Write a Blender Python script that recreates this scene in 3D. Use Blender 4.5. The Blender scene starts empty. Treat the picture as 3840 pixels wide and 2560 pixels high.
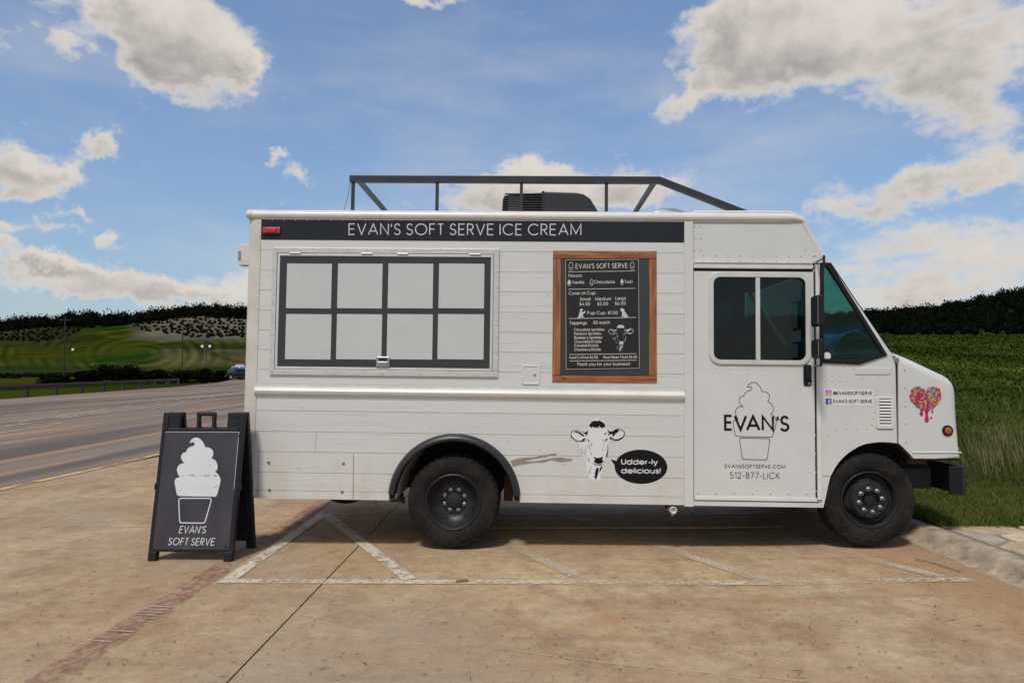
import bpy, bmesh, math, random
from mathutils import Vector, Matrix, noise as mnoise
random.seed(11)
R = math.radians
S = bpy.context.scene
C = S.collection

# ------------------------------------------------------------------ camera
F = 2690.0                                   # focal length in photograph pixels (3840 wide)
cam_d = bpy.data.cameras.new('camera'); cam = bpy.data.objects.new('camera', cam_d); C.objects.link(cam)
cam_d.sensor_width = 36; cam_d.lens = F/3840*36; cam_d.clip_start = 0.05; cam_d.clip_end = 9000
cam.location = (0, -6.29, 1.5); cam.rotation_euler = (R(90+2.87), 0, R(0.72))
S.camera = cam
CAMP = Vector(cam.location); CAMR = cam.rotation_euler.to_matrix()
S.render.resolution_x = 1024; S.render.resolution_y = 682

# ------------------------------------------------------------------ sun, exposure
SUN_EL, SUN_AZ = 57.0, 200.0                 # azimuth clockwise from +Y: behind and left of the camera
sd = bpy.data.lights.new('sun', 'SUN'); sun = bpy.data.objects.new('sun', sd); C.objects.link(sun)
sd.energy = 3.1; sd.angle = R(8); sd.color = (1.0, 0.95, 0.87)
sun.rotation_euler = (R(90-SUN_EL), 0, R(180-SUN_AZ)); sun.location = (0, -20, 40)
S.view_settings.view_transform = 'Standard'; S.view_settings.look = 'None'
S.view_settings.exposure = -0.22; S.view_settings.gamma = 1.0; S.view_settings.use_curve_mapping = False

# ------------------------------------------------------------------ pixel measuring helpers
def ray(px, py):
    return CAMR @ Vector(((px-1920)/F, -(py-1280)/F, -1.0))
def azel(px, py):
    d = ray(px, py).normalized()
    return math.atan2(d.x, d.y), math.asin(d.z)

# ------------------------------------------------------------------ world: sky with clouds
W = bpy.data.worlds.new('World'); S.world = W; W.use_nodes = True
def nn(nt, t, **kw):
    n = nt.nodes.new(t)
    for k, v in kw.items():
        setattr(n, k, v)
    return n
def mth(nt, op, a, b=None, c=None, clamp=False):
    n = nt.nodes.new('ShaderNodeMath'); n.operation = op; n.use_clamp = clamp
    for i, s in enumerate((a, b, c)):
        if s is None: continue
        if isinstance(s, (int, float)): n.inputs[i].default_value = s
        else: nt.links.new(s, n.inputs[i])
    return n.outputs[0]
def col(c): return (c[0], c[1], c[2], 1)
def mixc(nt, fac, a, b, mode='MIX'):
    mx = nn(nt, 'ShaderNodeMix', data_type='RGBA', blend_type=mode)
    for i, s in ((0, fac), (6, a), (7, b)):
        if isinstance(s, tuple): mx.inputs[i].default_value = col(s)
        elif isinstance(s, (int, float)): mx.inputs[i].default_value = s
        else: nt.links.new(s, mx.inputs[i])
    return mx.outputs[2]
def sstep(nt, x, lo, hi):
    n = nt.nodes.new('ShaderNodeMapRange'); n.interpolation_type = 'SMOOTHSTEP'; n.clamp = True
    nt.links.new(x, n.inputs['Value'])
    for k, v in (('From Min', lo), ('From Max', hi)):
        n.inputs[k].default_value = v
    return n.outputs[0]
CSZ = .92
CLOUDS = [  # centre x, y, half width, half height in photograph pixels, weight
 (600,90,290,150,1.0),(780,225,220,105,.95),(600,290,180,75,.8),(480,60,140,100,.7),(930,255,80,40,.55),
 (110,30,130,60,.5),(30,150,80,50,.42),(235,170,85,45,.6),(330,30,60,50,.45),
 (40,610,160,80,.9),(190,650,105,52,.85),(110,708,75,30,.6),(320,560,75,36,.75),(410,560,80,36,.75),
 (1150,665,95,34,.8),(1055,588,55,24,.72),(1620,0,110,26,.6),
 (210,830,115,34,.75),(395,888,65,28,.75),(20,845,80,32,.75),(30,925,85,24,.7),(280,778,90,14,.5),
 (1920,680,170,70,.8),(2080,635,110,45,.55),(2400,670,190,62,.8),(1860,760,240,50,.8),(2220,740,330,60,.75),
 (3080,90,430,165,1.0),(2750,110,170,130,.85),(2520,400,125,50,.8),(2650,310,85,60,.6),(3650,120,420,190,.85),(2960,250,300,95,.8),(3560,330,330,110,.55),(2500,250,40,40,.4),
 (3500,690,400,50,.8),(3250,778,250,30,.8),(3740,600,280,60,.7),(3700,470,260,60,.5),
 (3480,880,560,75,.72),(3600,1010,560,65,.7),(3420,1125,60,36,.75),(3560,1120,700,60,.62),
 (330,1020,520,42,.85),(420,1085,480,36,.62),(110,1005,260,26,.6),(760,1095,230,42,.7),(250,1105,260,22,.55),(1400,1060,600,60,.5),(2500,1050,700,60,.45)]
def cloud_group():
    g = bpy.data.node_groups.new('cloud_density', 'ShaderNodeTree')
    g.interface.new_socket('Vector', in_out='INPUT', socket_type='NodeSocketVector')
    g.interface.new_socket('Density', in_out='OUTPUT', socket_type='NodeSocketFloat')
    g.interface.new_socket('Low', in_out='OUTPUT', socket_type='NodeSocketFloat')
    gi = g.nodes.new('NodeGroupInput'); go = g.nodes.new('NodeGroupOutput')
    sx = g.nodes.new('ShaderNodeSeparateXYZ'); g.links.new(gi.outputs[0], sx.inputs[0])
    az = mth(g, 'ARCTAN2', sx.outputs[0], sx.outputs[1]); el = mth(g, 'ARCSINE', sx.outputs[2])
    # wobble the coordinates so that outlines billow
    nz = nn(g, 'ShaderNodeTexNoise'); nz.inputs['Scale'].default_value = 12; nz.inputs['Detail'].default_value = 7; nz.inputs['Roughness'].default_value = .68
    g.links.new(gi.outputs[0], nz.inputs['Vector'])
    ns = g.nodes.new('ShaderNodeSeparateColor'); g.links.new(nz.outputs['Color'], ns.inputs[0])
    az2 = mth(g, 'MULTIPLY_ADD', mth(g, 'SUBTRACT', ns.outputs[0], .5), .135, az)
    el2 = mth(g, 'MULTIPLY_ADD', mth(g, 'SUBTRACT', ns.outputs[1], .5), .10, el)
    pv = g.nodes.new('ShaderNodeCombineXYZ'); g.links.new(az2, pv.inputs[0]); g.links.new(el2, pv.inputs[1])
    def vm(op, a, b, c=None):
        n = g.nodes.new('ShaderNodeVectorMath'); n.operation = op; g.links.new(a, n.inputs[0])
        if isinstance(b, tuple): n.inputs[1].default_value = b
        else: g.links.new(b, n.inputs[1])
        if c: n.inputs[2].default_value = c
        return n.outputs['Value'] if op == 'DOT_PRODUCT' else n.outputs['Vector']
    m = low = None
    for cx, cy, rx, ry, w in CLOUDS:
        a, e = azel(cx, cy); ra = rx/F*math.cos(a)**2*CSZ; re = ry/F*CSZ
        p = vm('MULTIPLY_ADD', pv.outputs[0], (1/ra, 1/re, 0), (-a/ra, -e/re, 0))
        q = mth(g, 'MULTIPLY', mth(g, 'POWER', .387, vm('DOT_PRODUCT', p, p)), w)
        v = vm('DOT_PRODUCT', p, (-.35, -.85, 0))
        m = q if m is None else mth(g, 'ADD', m, q)
        low = mth(g, 'MULTIPLY', q, v) if low is None else mth(g, 'MULTIPLY_ADD', q, v, low)
    m = mth(g, 'MINIMUM', m, 1.25)
    g.links.new(low, go.inputs[1])
    # the rest of the sky carries on with the same broken cumulus
    n2 = nn(g, 'ShaderNodeTexNoise'); n2.inputs['Scale'].default_value = 2.6; n2.inputs['Detail'].default_value = 3
    g.links.new(gi.outputs[0], n2.inputs['Vector'])
    gen = sstep(g, n2.outputs['Fac'], .45, .68)
    off = mth(g, 'MAXIMUM', sstep(g, mth(g, 'ABSOLUTE', az), .72, .9), sstep(g, el, .58, .75))
    m = mth(g, 'ADD', m, mth(g, 'MULTIPLY', mth(g, 'MULTIPLY', gen, off), .8))
    n3 = nn(g, 'ShaderNodeTexNoise'); n3.inputs['Scale'].default_value = 19; n3.inputs['Detail'].default_value = 7; n3.inputs['Roughness'].default_value = .6
    mp3 = nn(g, 'ShaderNodeMapping'); mp3.inputs['Scale'].default_value = (1, 1, 1.9); g.links.new(gi.outputs[0], mp3.inputs[0]); g.links.new(mp3.outputs[0], n3.inputs['Vector'])
    d = mth(g, 'MULTIPLY_ADD', mth(g, 'SUBTRACT', n3.outputs['Fac'], .5), 1.7, m)
    g.links.new(d, go.inputs[0])
    return g
def build_world():
    nt = W.node_tree; nt.nodes.clear()
    out = nn(nt, 'ShaderNodeOutputWorld'); bg = nn(nt, 'ShaderNodeBackground'); bg.inputs['Strength'].default_value = 0.127
    sky = nn(nt, 'ShaderNodeTexSky', sky_type='NISHITA', sun_disc=False)
    sky.sun_elevation = R(SUN_EL); sky.sun_rotation = R(SUN_AZ); sky.altitude = 200; sky.air_density = 1.0; sky.dust_density = .9; sky.ozone_density = 2.2
    tc = nn(nt, 'ShaderNodeTexCoord'); vec = tc.outputs['Generated']
    nrm = nn(nt, 'ShaderNodeVectorMath', operation='NORMALIZE'); nt.links.new(vec, nrm.inputs[0])
    g = cloud_group()
    g1 = nn(nt, 'ShaderNodeGroup'); g1.node_tree = g; nt.links.new(nrm.outputs[0], g1.inputs[0])
    nb = nn(nt, 'ShaderNodeTexNoise'); nb.inputs['Scale'].default_value = 7; nb.inputs['Detail'].default_value = 6; nb.inputs['Roughness'].default_value = .62; nt.links.new(nrm.outputs[0], nb.inputs['Vector'])
    cover = sstep(nt, g1.outputs[0], .18, .88)
    thick = sstep(nt, g1.outputs[0], .35, 1.5)
    base = sstep(nt, mth(nt, 'ADD', g1.outputs[1], mth(nt, 'MULTIPLY_ADD', nb.outputs['Fac'], 2.6, -1.3)), -.75, .75)
    dark = mth(nt, 'MULTIPLY', thick, mth(nt, 'MULTIPLY_ADD', base, .9, .12))
    cr = nn(nt, 'ShaderNodeValToRGB'); e = cr.color_ramp.elements
    e[0].position = 0; e[0].color = (6.9, 6.45, 5.95, 1); e[1].position = 1; e[1].color = (3.1, 2.98, 2.92, 1)
    m1 = e.new(.42); m1.color = (5.3, 4.95, 4.6, 1)
    nt.links.new(dark, cr.inputs[0])
    # sky radiance a little richer in blue, as seen between clouds
    hs = nn(nt, 'ShaderNodeHueSaturation'); hs.inputs['Saturation'].default_value = 1.0; hs.inputs['Value'].default_value = 1.0
    lum = nn(nt, 'ShaderNodeRGBToBW'); nt.links.new(sky.outputs[0], lum.inputs[0])
    soft = mixc(nt, 1.0, sky.outputs[0], mth(nt, 'DIVIDE', 1.95, mth(nt, 'MULTIPLY_ADD', lum.outputs[0], .2, 1.0)), 'MULTIPLY')   # tone compression keeps the bright horizon from burning out
    nt.links.new(soft, hs.inputs['Color'])
    # thin veil of high cloud
    nv = nn(nt, 'ShaderNodeTexNoise'); nv.inputs['Scale'].default_value = 2.2; nv.inputs['Detail'].default_value = 6; nv.inputs['Roughness'].default_value = .6
    mpv = nn(nt, 'ShaderNodeMapping'); mpv.inputs['Scale'].default_value = (1, 1, 3.2); nt.links.new(nrm.outputs[0], mpv.inputs[0]); nt.links.new(mpv.outputs[0], nv.inputs['Vector'])
    veil = mth(nt, 'MULTIPLY', sstep(nt, nv.outputs['Fac'], .42, .75), .35)
    cov = mth(nt, 'MAXIMUM', cover, veil)
    mx = nn(nt, 'ShaderNodeMix', data_type='RGBA'); nt.links.new(cov, mx.inputs[0]); nt.links.new(hs.outputs[0], mx.inputs[6]); nt.links.new(cr.outputs[0], mx.inputs[7])
    nt.links.new(mx.outputs[2], bg.inputs['Color']); nt.links.new(bg.outputs[0], out.inputs[0])
build_world()
W.cycles.sampling_method = 'MANUAL'; W.cycles.sample_map_resolution = 512

# ------------------------------------------------------------------ materials
def new_mat(name):
    m = bpy.data.materials.new(name); m.use_nodes = True
    nt = m.node_tree; b = nt.nodes['Principled BSDF']
    return m, nt, b
def simple(name, c, rough=.5, metal=0, spec=.5, var=.0, vscale=8, bump=0, bscale=60, coat=0, stretch=None, emit=None):
    m, nt, b = new_mat(name)
    b.inputs['Base Color'].default_value = col(c); b.inputs['Roughness'].default_value = rough
    b.inputs['Metallic'].default_value = metal; b.inputs['Specular IOR Level'].default_value = spec
    if coat: b.inputs['Coat Weight'].default_value = coat
    tc = nn(nt, 'ShaderNodeTexCoord'); src = tc.outputs['Object']
    if stretch:
        mp = nn(nt, 'ShaderNodeMapping'); mp.inputs['Scale'].default_value = stretch; nt.links.new(src, mp.inputs[0]); src = mp.outputs[0]
    if var:
        n = nn(nt, 'ShaderNodeTexNoise'); n.inputs['Scale'].default_value = vscale; n.inputs['Detail'].default_value = 6; n.inputs['Roughness'].default_value = .62
        nt.links.new(src, n.inputs['Vector'])
        r = nn(nt, 'ShaderNodeMapRange'); r.inputs['From Min'].default_value = .3; r.inputs['From Max'].default_value = .7
        r.inputs['To Min'].default_value = 1-var; r.inputs['To Max'].default_value = 1+var*.6; nt.links.new(n.outputs['Fac'], r.inputs[0])
        mx = nn(nt, 'ShaderNodeMix', data_type='RGBA', blend_type='MULTIPLY'); mx.inputs[0].default_value = 1
        mx.inputs[6].default_value = col(c); nt.links.new(r.outputs[0], mx.inputs[7]); nt.links.new(mx.outputs[2], b.inputs['Base Color'])
        rr = mth(nt, 'MULTIPLY_ADD', n.outputs['Fac'], .25, rough-.12); nt.links.new(rr, b.inputs['Roughness'])
    if bump:
        n = nn(nt, 'ShaderNodeTexNoise'); n.inputs['Scale'].default_value = bscale; n.inputs['Detail'].default_value = 4
        nt.links.new(src, n.inputs['Vector'])
        bp = nn(nt, 'ShaderNodeBump'); bp.inputs['Strength'].default_value = bump; bp.inputs['Distance'].default_value = .01
        nt.links.new(n.outputs['Fac'], bp.inputs['Height']); nt.links.new(bp.outputs[0], b.inputs['Normal'])
    if emit:
        b.inputs['Emission Color'].default_value = col(emit[0]); b.inputs['Emission Strength'].default_value = emit[1]
    return m
def noise_node(nt, src, scale, detail=5, rough=.6, stretch=None, loc=None):
    if stretch or loc:
        mp = nn(nt, 'ShaderNodeMapping')
        if stretch: mp.inputs['Scale'].default_value = stretch
        if loc: mp.inputs['Location'].default_value = loc
        nt.links.new(src, mp.inputs[0]); src = mp.outputs[0]
    n = nn(nt, 'ShaderNodeTexNoise'); n.inputs['Scale'].default_value = scale; n.inputs['Detail'].default_value = detail; n.inputs['Roughness'].default_value = rough
    nt.links.new(src, n.inputs['Vector']); return n.outputs['Fac']
def bumpn(nt, b, h, strength, dist):
    bp = nn(nt, 'ShaderNodeBump'); bp.inputs['Strength'].default_value = strength; bp.inputs['Distance'].default_value = dist
    nt.links.new(h, bp.inputs['Height']); nt.links.new(bp.outputs[0], b.inputs['Normal'])

def mat_concrete():
    m, nt, b = new_mat('tan concrete')
    o = nn(nt, 'ShaderNodeTexCoord').outputs['Object']
    big = noise_node(nt, o, .55, 5, .6); mid = noise_node(nt, o, 2.3, 7, .68, (1, .8, 1)); fine = noise_node(nt, o, 60, 4, .7); grit = noise_node(nt, o, 260, 3, .7)
    c = mixc(nt, sstep(nt, big, .35, .66), (.36, .245, .138), (.475, .352, .212))
    c = mixc(nt, sstep(nt, mid, .40, .70), c, (.28, .18, .10))
    c = mixc(nt, mth(nt, 'MULTIPLY', sstep(nt, noise_node(nt, o, 3.1, 8, .72, (.7, 1.6, 1), (4, 2, 0)), .57, .74), .55), c, (.60, .52, .43))       # pale scuffs
    mo = noise_node(nt, o, 9, 10, .80, (.9, 1.0, 1), (2, 8, 0)); c = mixc(nt, 1.0, c, mth(nt, 'MULTIPLY_ADD', sstep(nt, mo, .28, .72), .55, .72), 'MULTIPLY')
    gp = sstep(nt, noise_node(nt, o, .38, 5, .62, None, (5, 2.5, 0)), .46, .64); c = mixc(nt, mth(nt, 'MULTIPLY', gp, .6), c, mixc(nt, mo, (.27, .215, .155), (.40, .325, .245)))     # greyer, walked-on patches
    sx = nn(nt, 'ShaderNodeSeparateXYZ'); nt.links.new(o, sx.inputs[0]); gut = mth(nt, 'MULTIPLY', sstep(nt, mth(nt, 'MULTIPLY_ADD', mid, 1.2, sx.outputs[0]), 2.7, 4.0), .75); c = mixc(nt, gut, c, (.33, .18, .085))      # washed earth along the gutter
    trk = mth(nt, 'MULTIPLY', sstep(nt, noise_node(nt, o, 1.0, 6, .65, (.25, 3.2, 1), (1, 4, 0)), .56, .70), .45); c = mixc(nt, trk, c, (.20, .135, .085))         # tyre-worn streaks
    c = mixc(nt, mth(nt, 'MULTIPLY', sstep(nt, fine, .35, .75), .5), c, (.50, .36, .23))
    c = mixc(nt, mth(nt, 'MULTIPLY', sstep(nt, grit, .54, .66), .6), c, (.13, .085, .055))
    # little dark flakes and tyre scuffs lying along X
    fl = noise_node(nt, o, 34, 4, .62, (.35, 1.5, 1)); dens = noise_node(nt, o, 1.1, 4, .6, None, (9, 3, 1))
    spk = mth(nt, 'MULTIPLY', sstep(nt, fl, .625, .68), sstep(nt, dens, .34, .60))
    c = mixc(nt, mth(nt, 'MULTIPLY', spk, .85), c, (.085, .055, .04))
    rust = mth(nt, 'MULTIPLY', sstep(nt, noise_node(nt, o, 1.7, 6, .65, None, (1, 7, 3)), .56, .75), .6)
    c = mixc(nt, rust, c, (.40, .21, .095))
    nt.links.new(c, b.inputs['Base Color']); b.inputs['Roughness'].default_value = .9; b.inputs['Specular IOR Level'].default_value = .08
    h = mth(nt, 'ADD', mth(nt, 'MULTIPLY', fine, .6), mth(nt, 'MULTIPLY', grit, .5)); bumpn(nt, b, h, .5, .006)
    return m
def mat_asphalt():
    m, nt, b = new_mat('worn asphalt')
    o = nn(nt, 'ShaderNodeTexCoord').outputs['Object']
    st = noise_node(nt, o, 1.0, 6, .6, (.55, .018, 1)); st2 = noise_node(nt, o, 1.0, 6, .65, (1.9, .05, 1), (3, 1, 0)); fine = noise_node(nt, o, 45, 4, .7)
    c = mixc(nt, sstep(nt, st, .40, .58), (.105, .088, .082), (.235, .185, .145))
    c = mixc(nt, mth(nt, 'MULTIPLY', sstep(nt, st2, .50, .64), .8), c, (.40, .235, .14))
    c = mixc(nt, mth(nt, 'MULTIPLY', sstep(nt, noise_node(nt, o, 1, 7, .7, (2.6, .1, 1), (7, 5, 0)), .52, .7), .7), c, (.105, .082, .085))
    c = mixc(nt, mth(nt, 'MULTIPLY', sstep(nt, fine, .4, .75), .45), c, (.27, .225, .19))
    nt.links.new(c, b.inputs['Base Color']); b.inputs['Roughness'].default_value = .95; b.inputs['Specular IOR Level'].default_value = .03
    bumpn(nt, b, fine, .5, .01)
    return m
def mat_worn(name, c, lo, hi, scale=14, c2=None, stretch=None, fade=0):
    """worn paint: bare ground shows where it has flaked off"""
    m, nt, b = new_mat(name); o = nn(nt, 'ShaderNodeTexCoord').outputs['Object']
    n = noise_node(nt, o, scale, 8, .7, stretch); big = noise_node(nt, o, .9, 3, .5)
    f = mth(nt, 'ADD', n, mth(nt, 'MULTIPLY', mth(nt, 'SUBTRACT', big, .5), .7))
    if fade:            # driven over more towards the kerb
        sx = nn(nt, 'ShaderNodeSeparateXYZ'); nt.links.new(o, sx.inputs[0]); f = mth(nt, 'MULTIPLY_ADD', sstep(nt, sx.outputs[0], -.9, 1.6), -fade, f)
    a = sstep(nt, f, lo, hi)
    base = mixc(nt, noise_node(nt, o, 30, 4, .6), c, c2 or tuple(x*.78 for x in c))
    nt.links.new(base, b.inputs['Base Color']); b.inputs['Roughness'].default_value = .8
    tr = nn(nt, 'ShaderNodeBsdfTransparent'); mx = nn(nt, 'ShaderNodeMixShader')
    nt.links.new(a, mx.inputs[0]); nt.links.new(tr.outputs[0], mx.inputs[1]); nt.links.new(b.outputs[0], mx.inputs[2])
    nt.links.new(mx.outputs[0], nt.nodes['Material Output'].inputs[0])
    return m
def mat_plank(name, base, dark, dirt=True):
    m, nt, b = new_mat(name); tc = nn(nt, 'ShaderNodeTexCoord'); o = tc.outputs['Object']
    oi = nn(nt, 'ShaderNodeObjectInfo'); rnd = oi.outputs['Random']
    ad = nn(nt, 'ShaderNodeVectorMath', operation='ADD'); cx = nn(nt, 'ShaderNodeCombineXYZ')
    nt.links.new(mth(nt, 'MULTIPLY', rnd, 37), cx.inputs[0]); nt.links.new(mth(nt, 'MULTIPLY', rnd, 11), cx.inputs[1]); nt.links.new(o, ad.inputs[0]); nt.links.new(cx.outputs[0], ad.inputs[1])
    v = ad.outputs[0]
    g1 = noise_node(nt, v, 1, 8, .7, (.9, 1, 34)); g2 = noise_node(nt, v, 1, 6, .68, (2.2, 1, 120)); bl = noise_node(nt, v, 1, 5, .6, (1.1, 1, 6))
    f = mth(nt, 'MULTIPLY', sstep(nt, g1, .52, .72), sstep(nt, bl, .40, .66))
    c = mixc(nt, mth(nt, 'MULTIPLY', f, .75), base, dark)
    c = mixc(nt, mth(nt, 'MULTIPLY', sstep(nt, g2, .5, .72), .22), c, dark)
    tone = mth(nt, 'MULTIPLY_ADD', rnd, .06, .95)
    c = mixc(nt, 1.0, c, tone, 'MULTIPLY')
    if dirt:   # road dirt thrown up along the skirt
        sz = nn(nt, 'ShaderNodeSeparateXYZ'); nt.links.new(o, sz.inputs[0])
        hi = sstep(nt, sz.outputs[2], 1.15, .3)
        dm = mth(nt, 'MULTIPLY', hi, sstep(nt, noise_node(nt, o, 3.5, 7, .7, (1, 1, .5)), .38, .75))
        c = mixc(nt, mth(nt, 'MULTIPLY', dm, .6), c, (.52, .42, .29))
        dr = sstep(nt, noise_node(nt, o, 1, 6, .7, (9, 1, .55)), .6, .8)
        c = mixc(nt, mth(nt, 'MULTIPLY', dr, .18), c, (.45, .40, .33))
    nt.links.new(c, b.inputs['Base Color']); b.inputs['Roughness'].default_value = .42; b.inputs['Specular IOR Level'].default_value = .5 if dirt else .2
    bumpn(nt, b, g2, .08, .003)
    return m
def mat_wood():
    m, nt, b = new_mat('printed brown wood'); o = nn(nt, 'ShaderNodeTexCoord').outputs['UV']
    oi = nn(nt, 'ShaderNodeObjectInfo').outputs['Random']
    ad = nn(nt, 'ShaderNodeVectorMath', operation='ADD'); cx = nn(nt, 'ShaderNodeCombineXYZ'); nt.links.new(mth(nt, 'MULTIPLY', oi, 23), cx.inputs[1]); nt.links.new(o, ad.inputs[0]); nt.links.new(cx.outputs[0], ad.inputs[1]); o = ad.outputs[0]
    g1 = noise_node(nt, o, 1, 6, .65, (2.0, 60, 1)); g2 = noise_node(nt, o, 1, 5, .6, (2.2, 14, 1))
    c = mixc(nt, sstep(nt, g2, .35, .66), (.25, .085, .032), (.43, .17, .062))
    c = mixc(nt, mth(nt, 'MULTIPLY', sstep(nt, g1, .46, .62), .85), c, (.13, .036, .016))
    c = mixc(nt, sstep(nt, noise_node(nt, o, 6, 3, .5, (1, 1.6, 1)), .68, .76), c, (.05, .015, .01))
    nt.links.new(c, b.inputs['Base Color']); b.inputs['Roughness'].default_value = .42
    return m
def mat_glass(name, tint, refl=.09, rough=.02):
    m, nt, b = new_mat(name); nt.nodes.remove(b)
    tr = nn(nt, 'ShaderNodeBsdfTransparent'); tr.inputs[0].default_value = col(tint)
    gl = nn(nt, 'ShaderNodeBsdfGlossy'); gl.inputs['Roughness'].default_value = rough; gl.inputs['Color'].default_value = (.9, .95, 1, 1)
    fr = nn(nt, 'ShaderNodeFresnel'); fr.inputs[0].default_value = 1.5
    mx = nn(nt, 'ShaderNodeMixShader'); nt.links.new(mth(nt, 'MULTIPLY_ADD', fr.outputs[0], .55, refl-.04), mx.inputs[0]); nt.links.new(tr.outputs[0], mx.inputs[1]); nt.links.new(gl.outputs[0], mx.inputs[2])
    nt.links.new(mx.outputs[0], nt.nodes['Material Output'].inputs[0])
    return m
def mat_attr(name, attr, rough=.9, bump=0, fine=.35, fscale=3.0):
    m, nt, b = new_mat(name); a = nn(nt, 'ShaderNodeAttribute', attribute_name=attr)
    o = nn(nt, 'ShaderNodeTexCoord').outputs['Object']
    n = noise_node(nt, o, fscale, 8, .7); n2 = noise_node(nt, o, fscale*.09, 6, .65)
    k = mth(nt, 'ADD', mth(nt, 'MULTIPLY', n, fine*2), mth(nt, 'MULTIPLY', n2, fine*2)); k = mth(nt, 'ADD', k, 1-2*fine)
    c = mixc(nt, 1.0, a.outputs['Color'], k, 'MULTIPLY')
    nt.links.new(c, b.inputs['Base Color']); b.inputs['Roughness'].default_value = 1.0; b.inputs['Specular IOR Level'].default_value = .0
    if bump: bumpn(nt, b, n, bump, .3)
    return m
def mat_leaf(name, c, c2, spec=.2, patch=None):
    m, nt, b = new_mat(name); o = nn(nt, 'ShaderNodeTexCoord').outputs['Object']
    g = nn(nt, 'ShaderNodeNewGeometry').outputs['Random Per Island']
    cc = mixc(nt, g, c, c2); cc = mixc(nt, mth(nt, 'MULTIPLY', noise_node(nt, o, .8, 3), .5), cc, tuple(x*.5 for x in c))
    nt.links.new(cc, b.inputs['Base Color'])
    if patch:
        cc = mixc(nt, 1.0, cc, mth(nt, 'MULTIPLY_ADD', sstep(nt, noise_node(nt, o, patch, 5, .6, (1, .45, 1)), .35, .65), 0.8, .6), 'MULTIPLY'); nt.links.new(cc, b.inputs['Base Color'])
    b.inputs['Roughness'].default_value = .8; b.inputs['Specular IOR Level'].default_value = spec
    return m
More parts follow.
